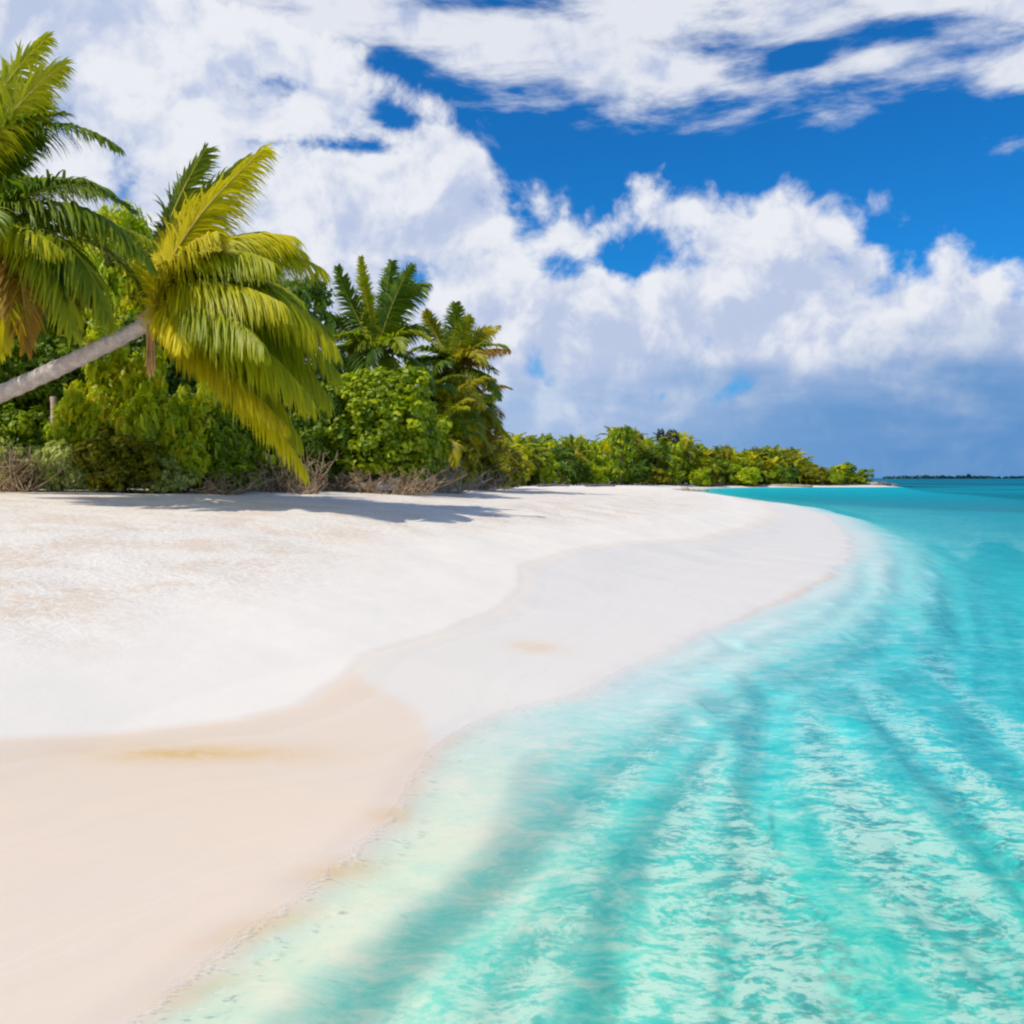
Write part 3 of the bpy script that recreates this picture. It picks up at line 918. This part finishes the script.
# big palms at the left border; their crowns reach in from the left
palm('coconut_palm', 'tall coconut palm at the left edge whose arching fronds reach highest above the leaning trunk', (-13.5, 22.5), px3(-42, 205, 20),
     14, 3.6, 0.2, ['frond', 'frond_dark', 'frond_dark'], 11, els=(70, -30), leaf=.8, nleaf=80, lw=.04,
     custom=[((-20, 95), (48, 38), 20, .62, .8, 'frond_bright', .3),
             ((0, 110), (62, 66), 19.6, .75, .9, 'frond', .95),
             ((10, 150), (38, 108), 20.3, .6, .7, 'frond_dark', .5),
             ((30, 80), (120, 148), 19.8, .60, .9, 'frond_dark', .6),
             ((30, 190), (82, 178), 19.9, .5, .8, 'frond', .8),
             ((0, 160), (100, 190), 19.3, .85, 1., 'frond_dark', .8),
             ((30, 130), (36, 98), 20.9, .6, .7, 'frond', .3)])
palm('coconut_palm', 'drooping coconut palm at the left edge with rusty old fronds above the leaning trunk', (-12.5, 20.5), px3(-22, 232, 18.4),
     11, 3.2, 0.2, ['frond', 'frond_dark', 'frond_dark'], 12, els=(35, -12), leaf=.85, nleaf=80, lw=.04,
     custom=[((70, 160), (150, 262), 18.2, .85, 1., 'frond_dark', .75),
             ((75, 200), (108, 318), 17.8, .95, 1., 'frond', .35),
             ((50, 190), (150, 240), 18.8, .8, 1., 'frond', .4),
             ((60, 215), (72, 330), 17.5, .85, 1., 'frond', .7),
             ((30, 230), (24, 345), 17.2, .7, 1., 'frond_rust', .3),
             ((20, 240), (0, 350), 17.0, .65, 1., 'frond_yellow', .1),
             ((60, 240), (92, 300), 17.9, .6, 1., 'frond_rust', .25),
             ((20, 215), (60, 250), 17.4, .7, 1., 'frond_bright', .4)])

# palms behind the dark dome shrub and to its right
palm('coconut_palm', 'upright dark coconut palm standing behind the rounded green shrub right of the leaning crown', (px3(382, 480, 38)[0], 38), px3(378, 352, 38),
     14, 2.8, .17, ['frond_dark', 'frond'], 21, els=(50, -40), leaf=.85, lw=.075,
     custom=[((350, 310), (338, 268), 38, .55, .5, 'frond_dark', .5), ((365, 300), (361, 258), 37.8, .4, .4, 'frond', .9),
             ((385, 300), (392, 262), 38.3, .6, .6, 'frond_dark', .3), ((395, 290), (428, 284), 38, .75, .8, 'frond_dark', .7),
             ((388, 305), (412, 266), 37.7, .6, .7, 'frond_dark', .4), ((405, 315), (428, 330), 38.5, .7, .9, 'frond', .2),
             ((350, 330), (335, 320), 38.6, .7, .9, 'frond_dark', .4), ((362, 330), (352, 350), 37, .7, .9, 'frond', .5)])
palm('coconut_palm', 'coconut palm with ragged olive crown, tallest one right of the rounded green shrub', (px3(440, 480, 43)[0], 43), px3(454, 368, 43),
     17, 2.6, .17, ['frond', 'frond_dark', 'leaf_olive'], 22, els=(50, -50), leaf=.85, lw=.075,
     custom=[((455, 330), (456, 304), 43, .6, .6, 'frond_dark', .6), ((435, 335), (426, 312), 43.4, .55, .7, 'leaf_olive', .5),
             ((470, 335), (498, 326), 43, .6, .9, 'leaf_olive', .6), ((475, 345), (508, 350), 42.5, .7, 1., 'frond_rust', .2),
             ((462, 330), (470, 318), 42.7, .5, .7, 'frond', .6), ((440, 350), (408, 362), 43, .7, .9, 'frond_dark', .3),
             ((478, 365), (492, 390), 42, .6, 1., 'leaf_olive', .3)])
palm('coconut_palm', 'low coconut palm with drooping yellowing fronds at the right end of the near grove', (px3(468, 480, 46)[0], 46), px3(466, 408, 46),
     17, 2.7, .16, ['leaf_olive', 'frond', 'frond_bright', 'frond_rust'], 23, els=(45, -50), leaf=.85, lw=.075,
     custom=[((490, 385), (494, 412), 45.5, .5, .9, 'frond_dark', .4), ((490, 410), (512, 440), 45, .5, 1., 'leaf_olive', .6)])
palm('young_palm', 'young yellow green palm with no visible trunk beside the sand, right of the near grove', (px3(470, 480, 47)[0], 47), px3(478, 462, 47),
     13, 2.3, .12, ['leaf_olive', 'frond_bright', 'frond_rust'], 24, els=(75, 0), leaf=.5)
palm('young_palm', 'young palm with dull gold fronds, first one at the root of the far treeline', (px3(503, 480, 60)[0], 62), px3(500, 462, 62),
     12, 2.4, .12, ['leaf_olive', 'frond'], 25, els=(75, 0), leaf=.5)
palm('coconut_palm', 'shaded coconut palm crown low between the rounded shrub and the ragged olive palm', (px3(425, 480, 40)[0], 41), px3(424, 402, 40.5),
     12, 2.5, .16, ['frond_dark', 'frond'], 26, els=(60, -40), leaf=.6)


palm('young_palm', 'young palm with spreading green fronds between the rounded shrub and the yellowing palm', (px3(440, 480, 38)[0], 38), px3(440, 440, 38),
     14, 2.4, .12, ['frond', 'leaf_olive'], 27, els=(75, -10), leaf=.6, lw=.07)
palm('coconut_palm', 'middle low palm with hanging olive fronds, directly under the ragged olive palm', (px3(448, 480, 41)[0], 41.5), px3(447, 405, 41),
     15, 2.5, .15, ['leaf_olive', 'frond', 'frond_bright'], 28, els=(50, -55), leaf=.8, lw=.07)


# ------------------------------------------------------------------ broadleaf crowns and shrubs
def crown_mb(lobes, n_clump, n_leaf, size, seed, clump_r=0.35, asp=1.7, bottom=-0.6, shell=0.55):
    """many leaf clumps spread through lumpy lobes; each leaf a folded quad"""
    rg = np.random.RandomState(seed)
    mb = MB()
    lobes = [np.asarray(l, float) for l in lobes]
    vol = np.array([l[3] * l[4] * l[5] for l in lobes]) ** 0.67
    vol /= vol.sum()
    V, T = [], []
    for i in range(n_clump):
        l = lobes[rg.choice(len(lobes), p=vol)]
        d = rg.normal(0, 1, 3)
        d /= np.linalg.norm(d)
        if d[2] < bottom:
            d[2] = -d[2]
        r = rg.uniform(shell, 1.0) ** 0.6
        c = l[:3] + d * l[3:6] * r
        ct = 0.45 + rg.uniform(-.28, .28)
        k = rg.randint(int(n_leaf * .6), int(n_leaf * 1.4))
        cr_ = clump_r * rg.uniform(.6, 1.4)
        o = rg.normal(0, 1, (k, 3))
        o /= np.linalg.norm(o, axis=1)[:, None]
        rad = rg.uniform(.35, 1, (k, 1))
        p = c + o * rad * cr_ * np.array((1, 1, .75))
        nrm = o * .7 + d * .5 + rg.normal(0, .45, (k, 3)) + np.array((0, 0, .45))
        nrm /= np.linalg.norm(nrm, axis=1)[:, None]
        a = rg.normal(0, 1, (k, 3))
        a -= (a * nrm).sum(1)[:, None] * nrm
        a /= np.linalg.norm(a, axis=1)[:, None]
        b = np.cross(nrm, a)
        s = size * rg.uniform(.6, 1.3, (k, 1))
        A = a * s * asp * .5
        B = b * s * .5
        quad = np.stack([p - A, p + B - A * .1 + nrm * s * .12, p + A, p - B - A * .1 + nrm * s * .12], 1)
        V.append(quad.reshape(-1, 3))
        T.append(np.repeat(np.clip(ct + rg.uniform(-.22, .22, k), 0, 1), 4))
    V = np.vstack(V)
    q = np.arange(len(V)).reshape(-1, 4)
    mb.add(V, q, np.concatenate(T))
    return mb


def limbs_mb(h, r, spread, n, seed, lean=(0, 0)):
    rg = np.random.RandomState(seed)
    mb = MB()
    top = np.array((lean[0], lean[1], h * .62))
    mb.tube(bez((0, 0, -.2), (lean[0] * .2, lean[1] * .2, h * .3), top, 10), np.linspace(r, r * .6, 10), 8)
    for i in range(n):
        a = rg.uniform(0, 6.28)
        u = rg.uniform(.35, 1)
        s = np.array((lean[0] * u * u, lean[1] * u * u, h * .62 * u))
        e = s + np.array((math.cos(a) * spread * rg.uniform(.4, .9), math.sin(a) * spread * rg.uniform(.4, .9), h * rg.uniform(.1, .35)))
        m_ = (s + e) / 2 + np.array((0, 0, -.08 * h))
        mb.tube(bez(s, m_, e, 8), np.linspace(r * .5, r * .12, 8), 6)
    return mb


def tree_proto(kind, seed, far=False):
    """unit-height trees and shrubs: returns (trunk mesh, crown mesh)"""
    rg = np.random.RandomState(seed)
    if kind == 'broad':
        lobes = [(0, 0, .66, .30, .30, .26)] + [(rg.uniform(-.3, .3), rg.uniform(-.3, .3), rg.uniform(.42, .85), rg.uniform(.12, .24), rg.uniform(.12, .24), rg.uniform(.1, .18)) for _ in range(8)]
        lobes += [(rg.uniform(-.3, .3), rg.uniform(-.3, .3), rg.uniform(.15, .35), .2, .2, .14) for _ in range(3)]
        cm = crown_mb(lobes, 210 if far else 520, 16 if far else 26, .055 if far else .024, seed, .075 if far else .06)
        tm = limbs_mb(1.0, .03, .4, 7, seed)
    elif kind == 'shrub':
        lobes = [(0, 0, .45, .5, .5, .42)] + [(rg.uniform(-.45, .45), rg.uniform(-.45, .45), rg.uniform(.25, .8), rg.uniform(.15, .3), rg.uniform(.15, .3), rg.uniform(.12, .24)) for _ in range(9)]
        lobes += [(rg.uniform(-.6, .6), rg.uniform(-.5, .3), rg.uniform(.2, .95), rg.uniform(.05, .13), rg.uniform(.05, .13), rg.uniform(.08, .2)) for _ in range(22)]
        cm = crown_mb(lobes, 560, 27, .046, seed, .11, asp=2.4, bottom=-.8)
        tm = limbs_mb(.9, .035, .6, 9, seed)
    elif kind == 'dome':
        lobes = [(0, 0, .45, .50, .5, .50), (0, 0, .3, .45, .45, .35)] + [(rg.uniform(-.38, .38), rg.uniform(-.38, .1), rg.uniform(.2, .85), rg.uniform(.10, .22), .16, rg.uniform(.08, .18)) for _ in range(16)]
        cm = crown_mb(lobes, 900, 34, .030, seed, .075, asp=1.5, bottom=-.5, shell=.8)
        tm = limbs_mb(.8, .03, .5, 9, seed)
    return tm, cm


def stamp(name, label, cat, loc, sc, tm, cm, bark, leaf, rot=0, group=None, trunkname='trunk'):
    o = empty(name, loc)
    o.rotation_euler = (0, 0, rot)
    o.scale = sc
    tag(o, label, cat, group)
    a = link(bpy.data.objects.new(trunkname, tm), o)
    b = link(bpy.data.objects.new('crown', cm), o)
    for ob, mt in ((a, bark), (b, leaf)):
        ob.material_slots[0].link = 'OBJECT'
        ob.material_slots[0].material = M[mt]
    return o


protoB = []
for s_ in range(4):
    a, b = tree_proto('broad', 300 + s_)
    protoB.append((a.mesh('trunk', M['bark']), b.mesh('crown', M['leaf_mid'], False)))
protoF = []
for s_ in range(4):
    a, b = tree_proto('broad', 320 + s_, True)
    protoF.append((a.mesh('trunk', M['bark']), b.mesh('crown', M['leaf_mid'], False)))
protoS = []
for s_ in range(4):
    a, b = tree_proto('shrub', 340 + s_)
    protoS.append((a.mesh('stem', M['bark']), b.mesh('crown', M['leaf_bright'], False)))


a, b = tree_proto('dome', 371)
protoD = [(a.mesh('stem', M['bark']), b.mesh('crown', M['leaf_mid'], False))]


def put_px(kind, px, top, Yd, wpx, leaf, label, name, cat, seed=0, bark='bark', group=None):
    """stand a tree with its foot on the ground at distance Yd, reaching the height seen at row top"""
    x = (px - 512) / F * Yd
    gz = ground(x, Yd) - .05
    h = CH - (top - HZ) / F * Yd - gz
    w = wpx / F * Yd
    pr = {'broad': protoB, 'far': protoF, 'shrub': protoS, 'dome': protoD}[kind]
    tm, cm = pr[seed % len(pr)]
    base_w = 1.05 if kind != 'shrub' else 1.25
    hs = h / (.98 if kind != 'shrub' else .95)
    ws = w / base_w
    return stamp(name, label, cat, (x, Yd, gz), (ws, ws, hs), tm, cm, bark, leaf, rot=seed * 1.7, group=group, trunkname='stem' if kind == 'shrub' else 'trunk')


G1 = 'broadleaf trees behind the palms'
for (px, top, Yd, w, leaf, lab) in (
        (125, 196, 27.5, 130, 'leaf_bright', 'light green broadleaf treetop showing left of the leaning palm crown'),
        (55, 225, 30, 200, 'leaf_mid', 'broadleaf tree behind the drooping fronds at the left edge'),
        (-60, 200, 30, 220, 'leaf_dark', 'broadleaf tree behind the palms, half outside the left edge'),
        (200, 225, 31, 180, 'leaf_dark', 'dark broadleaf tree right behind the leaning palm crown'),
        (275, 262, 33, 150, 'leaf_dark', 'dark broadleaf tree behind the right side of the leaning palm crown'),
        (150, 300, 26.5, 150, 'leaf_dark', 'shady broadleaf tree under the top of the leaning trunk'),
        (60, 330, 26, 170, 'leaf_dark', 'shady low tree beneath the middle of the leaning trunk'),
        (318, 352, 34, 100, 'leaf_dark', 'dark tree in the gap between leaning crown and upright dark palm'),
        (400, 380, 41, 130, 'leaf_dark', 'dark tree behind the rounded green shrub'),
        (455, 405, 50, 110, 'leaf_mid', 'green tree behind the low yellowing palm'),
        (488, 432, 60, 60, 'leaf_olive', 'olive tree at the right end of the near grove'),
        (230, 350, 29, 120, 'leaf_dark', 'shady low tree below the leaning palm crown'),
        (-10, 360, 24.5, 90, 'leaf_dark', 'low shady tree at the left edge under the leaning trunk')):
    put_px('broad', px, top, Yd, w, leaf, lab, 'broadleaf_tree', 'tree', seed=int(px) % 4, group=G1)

G2 = 'shrubs along the top of the beach'
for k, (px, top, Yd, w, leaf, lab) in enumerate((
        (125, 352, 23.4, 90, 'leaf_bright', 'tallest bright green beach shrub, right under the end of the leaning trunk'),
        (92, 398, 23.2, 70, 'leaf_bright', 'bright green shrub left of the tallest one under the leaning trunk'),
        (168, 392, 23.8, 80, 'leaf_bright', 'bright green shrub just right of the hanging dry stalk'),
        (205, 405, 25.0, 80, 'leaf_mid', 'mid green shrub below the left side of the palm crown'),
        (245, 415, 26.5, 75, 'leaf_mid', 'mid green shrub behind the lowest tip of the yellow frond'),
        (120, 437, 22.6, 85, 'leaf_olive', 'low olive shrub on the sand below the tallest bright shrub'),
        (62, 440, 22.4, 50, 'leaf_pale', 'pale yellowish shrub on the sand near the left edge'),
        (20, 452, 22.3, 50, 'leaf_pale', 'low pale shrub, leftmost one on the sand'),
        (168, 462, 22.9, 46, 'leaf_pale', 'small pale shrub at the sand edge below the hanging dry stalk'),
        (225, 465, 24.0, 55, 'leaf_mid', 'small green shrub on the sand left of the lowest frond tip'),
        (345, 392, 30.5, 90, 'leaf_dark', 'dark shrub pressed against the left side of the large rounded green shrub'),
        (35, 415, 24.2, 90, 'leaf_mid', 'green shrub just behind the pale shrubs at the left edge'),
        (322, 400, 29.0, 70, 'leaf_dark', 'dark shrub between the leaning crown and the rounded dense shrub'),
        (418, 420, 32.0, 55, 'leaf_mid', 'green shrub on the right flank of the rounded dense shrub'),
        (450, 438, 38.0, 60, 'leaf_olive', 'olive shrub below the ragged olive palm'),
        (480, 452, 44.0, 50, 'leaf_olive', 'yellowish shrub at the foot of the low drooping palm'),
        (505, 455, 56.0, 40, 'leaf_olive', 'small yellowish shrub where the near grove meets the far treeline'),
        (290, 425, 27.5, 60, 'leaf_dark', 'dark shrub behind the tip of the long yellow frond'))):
    put_px('shrub', px, top, Yd, w, leaf, lab, 'beach_shrub', 'shrub', seed=k, group=G2)


put_px('dome', 372, 368, 30.0, 135, 'leaf_mid', 'large dome shaped dense green shrub with bright top right of the leaning crown', 'beach_shrub', 'shrub', 0, group=G2)


# dead twig thickets along the sand
def thicket(px, Yd, wpx, top, label, seed, n=80, material='twig'):
    rg = np.random.RandomState(seed)
    x = (px - 512) / F * Yd
    gz = ground(x, Yd) - .03
    w = wpx / F * Yd * .5
    h = CH - (top - HZ) / F * Yd - gz
    mb = MB()
    for i in range(n):
        s = np.array((rg.uniform(-w, w), rg.uniform(-.5, .5), 0))
        e = s + np.array((rg.normal(0, .6), rg.normal(0, .4), h * rg.uniform(.15, .95)))
        m_ = (s + e) / 2 + rg.normal(0, .12, 3)
        mb.tube(bez(s, m_, e, 6), np.linspace(.016, .006, 6) * rg.uniform(.6, 1.5), 4)
        for j in range(2):
            u = rg.uniform(.4, .9)
            p0 = s + (e - s) * u
            p1 = p0 + np.array((rg.normal(0, .25), rg.normal(0, .2), rg.uniform(.05, .35)))
            mb.tube(bez(p0, (p0 + p1) / 2, p1, 3), np.linspace(.010, .005, 3), 4)
    o = mb.build('dead_thicket', M[material])
    o.location = (x, Yd, gz)
    tag(o, label, 'dead bush', 'dead twig thickets at the sand edge')


thicket(8, 21.8, 50, 440, 'brown twig thicket under the leaning trunk at the left edge', 1, 90)
thicket(375, 28.2, 110, 466, 'mauve brown twig thicket at the foot of the rounded dense shrub', 2, 130)
thicket(290, 25.8, 60, 448, 'brown twig thicket beneath the lowest frond tip', 3, 70)
thicket(432, 31.5, 60, 462, 'dry twig thicket at the sand right of the rounded dense shrub', 4, 110, 'drift')
thicket(205, 23.4, 70, 468, 'low dry twigs below the middle of the leaning crown', 5, 80)
thicket(470, 42, 60, 468, 'reddish dry twigs below the low drooping palm', 6, 90, 'bark_pink')
# thin bare trunk standing behind the pale shrubs
o = trunk_mb(bez((0, 0, -.1), (.03, 0, 1.2), (-.02, 0, 2.25), 14), .085, .07).build('bare_trunk', M['bark_pink'])
x_ = (54 - 512) / F * 22.8
o.location = (x_, 22.8, ground(x_, 22.8))
tag(o, 'thin bare pinkish trunk standing upright below the leaning trunk', 'dead tree')
for (px, Yd, lean_, lab) in ((118, 22.6, .5, 'dark slanting stem rising from the low olive shrub'), (330, 29, -.2, 'dark stem between the dark shrub and the rounded shrub')):
    x_ = (px - 512) / F * Yd
    o = trunk_mb(bez((0, 0, -.1), (lean_ * .4, 0, .8), (lean_, 0, 1.7), 12), .11, .07).build('bare_trunk', M['bark'])
    o.location = (x_, Yd, ground(x_, Yd))
    tag(o, lab, 'dead tree')

# ------------------------------------------------------------------ far treeline
rnd = random.Random(7)


def far_palm_mesh(seed):
    rg = np.random.RandomState(seed)
    mb = MB()
    for i in range(15):
        az = R(i * 137.5 + rg.uniform(-10, 10))
        el = R(75 - 115 * i / 14 + rg.uniform(-8, 8))
        rc = grav_rachis(az, el, 1.0 * rg.uniform(.85, 1.1), R(rg.uniform(60, 100)), 8)
        m1, m2 = frond_mb(rc, .26, 16, .045, .8, rg, rg.uniform(.2, .8))
        for vv, qq, tt_ in zip(m1.v, m1.q, m1.t):
            mb.v.append(vv)
            mb.t.append(tt_)
        nb = 0
        mb.q.append(np.vstack(m1.q) + mb.n)
        mb.n += m1.n
    return mb.mesh('crown', M['frond'], False)


FP = [far_palm_mesh(900 + k) for k in range(4)]
tb = MB()
tb.tube(bez((0, 0, -.05), (.05, 0, .5), (0, 0, 1), 8), np.linspace(1, .7, 8), 6)
FT = tb.mesh('trunk', M['bark'])


def far_palm(px, top, Yd, leaf, label, group, seed, L=3.2):
    x = (px - 512) / F * Yd
    gz = ground(x, Yd) - .05
    h = CH - (top - HZ) / F * Yd - gz - L * .55
    h = max(h, 1.0)
    o = empty('far_palm', (x, Yd, gz))
    tag(o, label, 'palm tree', group)
    o.rotation_euler = (0, 0, seed * 1.3)
    a = link(bpy.data.objects.new('trunk', FT), o)
    a.scale = (.16, .16, h)
    b = link(bpy.data.objects.new('crown', FP[seed % 4]), o)
    b.location = (0, 0, h)
    b.scale = (L, L, L)
    b.material_slots[0].link = 'OBJECT'
    b.material_slots[0].material = M[leaf]
    return o


# skyline of the far grove (row of the treetops) and its distance
SKX = [505, 520, 530, 545, 560, 575, 590, 603, 612, 630, 642, 655, 668, 684, 700, 720, 745, 770, 790, 805, 818, 832, 845, 868, 874]
SKY_ = [438, 432, 440, 434, 438, 433, 441, 440, 428, 428, 436, 444, 430, 432, 447, 446, 449, 447, 448, 456, 468, 464, 460, 466, 476]


def far_Y(px):
    x0 = np.interp(px, [500, 540, 600, 690, 780, 870], [92, 115, 150, 178, 190, 199])
    return float(x0)


GF = 'palms of the far treeline'
GB = 'broadleaf trees of the far treeline'
secs = [(560, 'left of the tall round treetop'), (690, 'close to the grey treetop'),
        (820, 'right of the grey treetop'), (900, 'at its far right tip')]


def sec(px):
    return next(s for lim, s in secs if px < lim)


k = 0
px = 500.0
while px < 868:
    Yd = far_Y(px)
    top = float(np.interp(px, SKX, SKY_))
    for row, (dy, dt) in enumerate(((4, 12), (10, 3), (20, 0), (34, 1), (48, 6))):
        if px > 815 and row > 1:
            continue
        k += 1
        q_ = px + rnd.uniform(-4, 4)
        T = float(np.interp(q_, SKX, SKY_)) + dt + rnd.uniform(-1.5, 2.5)
        YY = Yd + dy + rnd.uniform(-2, 2)
        if row < 4 and rnd.random() < 0.5:
            far_palm(q_, T, YY, rnd.choice(['frond', 'frond', 'frond_dark', 'leaf_olive', 'frond_bright']),
                     'small palm in the far treeline ' + sec(q_), GF + ' ' + sec(q_), k, L=rnd.uniform(2.8, 3.8))
        else:
            put_px('far', q_, T, YY, rnd.uniform(17, 26) * (150 / YY) ** .5, rnd.choice(['leaf_mid', 'leaf_mid', 'leaf_dark', 'leaf_olive', 'leaf_bright']),
                   'leafy tree in the far treeline ' + sec(q_), 'far_tree', 'tree', k, group=GB + ' ' + sec(q_))
    px += 11 if px < 690 else 9
put_px('far', 621, 427, 150, 34, 'leaf_mid', 'tall round green treetop standing above the far treeline left of the grey one', 'far_tree', 'tree', 1)
put_px('far', 672, 426, 186, 30, 'leaf_grey', 'dark grey green treetop standing above the far treeline', 'far_tree', 'tree', 2)
put_px('shrub', 700, 470, 176, 18, 'leaf_bright', 'bright light green shrub at the foot of the far treeline', 'beach_shrub', 'shrub', 2)
for j, (px, top, w) in enumerate([(512 + 13 * q + (q * 7) % 5, 462 + (q * 5) % 8 + (3 if q > 14 else 0), 24 + (q * 3) % 7) for q in range(24)] + [(835, 473, 16), (852, 474, 14)]):
    put_px('shrub', px, top, far_Y(px) + [-2, 9, 1][j % 3], w, ['leaf_mid', 'leaf_olive', 'leaf_bright', 'leaf_dark'][(j * 7) % 4],
           'low shrub along the foot of the far treeline ' + sec(px), 'beach_shrub', 'shrub', j, group='low shrubs under the far treeline ' + sec(px))


def rock(px, py, Yd, w, h, mtl, label, seed, name='rock', cat='rock', group=None):
    rg = np.random.RandomState(seed)
    nu, nv = 16, 9
    u = np.linspace(0, 2 * math.pi, nu, endpoint=False)
    v = np.linspace(0.02, math.pi - .02, nv)
    U, V_ = np.meshgrid(u, v)
    r = 1 + .22 * np.sin(2 * U + rg.uniform(0, 6)) * np.sin(V_) + .15 * np.sin(3 * U + 2 * V_ + rg.uniform(0, 6)) + rg.normal(0, .05, U.shape)
    P_ = np.stack([r * np.cos(U) * np.sin(V_) * w / 2, r * np.sin(U) * np.sin(V_) * w / 3, r * np.cos(V_) * h], -1).reshape(-1, 3)
    i = np.arange(nv - 1)[:, None] * nu
    j = np.arange(nu)[None, :]
    q = np.stack([i + j, i + (j + 1) % nu, i + nu + (j + 1) % nu, i + nu + j], -1).reshape(-1, 4)
    o = link(bpy.data.objects.new(name, mesh_np(name, P_, q, M[mtl], smooth=False)))
    x = (px - 512) / F * Yd
    o.location = (x, Yd, max(ground(x, Yd), 0.0))
    o.rotation_euler = (0, 0, rg.uniform(-.4, .4))
    tag(o, label, cat, group)


rock(880, 0, 203, 5.0, .8, 'rock', 'dark rock nearest the trees at the tip of the far point', 1, group='rocks at the far point')
rock(887, 0, 204, 4.0, .6, 'rock', 'outermost dark rock in the water at the tip of the far point', 2, group='rocks at the far point')
rock(873, 0, 202, 3.0, .5, 'drift', 'pale rock on the sand of the far point', 3, group='rocks at the far point')


def driftwood(px, Yd, L, label, seed, mtl='drift'):
    rg = np.random.RandomState(seed)
    mb = MB()
    mb.tube(bez((-L / 2, 0, .05), (0, .3, .25), (L / 2, -.1, .1), 12), np.linspace(.22, .10, 12) * L / 4, 8)
    for i in range(4):
        s = np.array((rg.uniform(-L / 3, L / 3), 0, .15))
        mb.tube(bez(s, s + (.2, .1, .3), s + (rg.uniform(-.6, .6), rg.uniform(-.4, .4), rg.uniform(.2, .6)), 6), np.linspace(.07, .03, 6) * L / 4, 6)
    o = mb.build('driftwood', M[mtl])
    x = (px - 512) / F * Yd
    o.location = (x, Yd, ground(x, Yd))
    tag(o, label, 'driftwood', 'driftwood logs on the beach')


driftwood(792, 186, 8, 'driftwood log on the narrow far beach beyond the inlet', 1)
driftwood(690, 128, 5, 'driftwood log on the sand at the head of the inlet', 2)
driftwood(553, 88, 3.0, 'grey driftwood on the sand in front of the far treeline, left piece', 3, 'rock')
driftwood(600, 95, 3.0, 'grey driftwood on the sand in front of the far treeline, right piece', 4, 'rock')


# low wooded islands on the horizon
def island(x0, x1, Yd, h, label, seed):
    rg = np.random.RandomState(seed)
    W_ = (x1 - x0) / F * Yd / 2
    cx = ((x0 + x1) / 2 - 512) / F * Yd
    lobes = []
    n = int(max(8, W_ / 12))
    for i in range(n):
        u = -1 + 2 * (i + .5) / n
        hh = h * (1 - abs(u) ** 4) * rg.uniform(.6, 1.1)
        lobes.append((u * W_, rg.uniform(-20, 20), hh * .35, W_ / n * 1.6, 22, hh * .65))
    mb = crown_mb(lobes, n * 14, 14, 5.5, seed, 6.0, bottom=-.1)
    o = mb.build('island_forest', M['leaf_far'], None, False)
    o.location = (cx, Yd, 0.2)
    tag(o, label, 'forest', None, 'stuff')


island(884, 1000, 2600, 5.0, 'thin dark wooded island along the horizon right of the far point', 51)
island(1000, 1110, 2900, 6, 'thin dark wooded island on the horizon at the right edge', 52)
put_px('far', 969, 474.0, 2560, 6, 'leaf_far', 'single clump of trees poking above the wooded island on the horizon', 'far_tree', 'tree', 3)
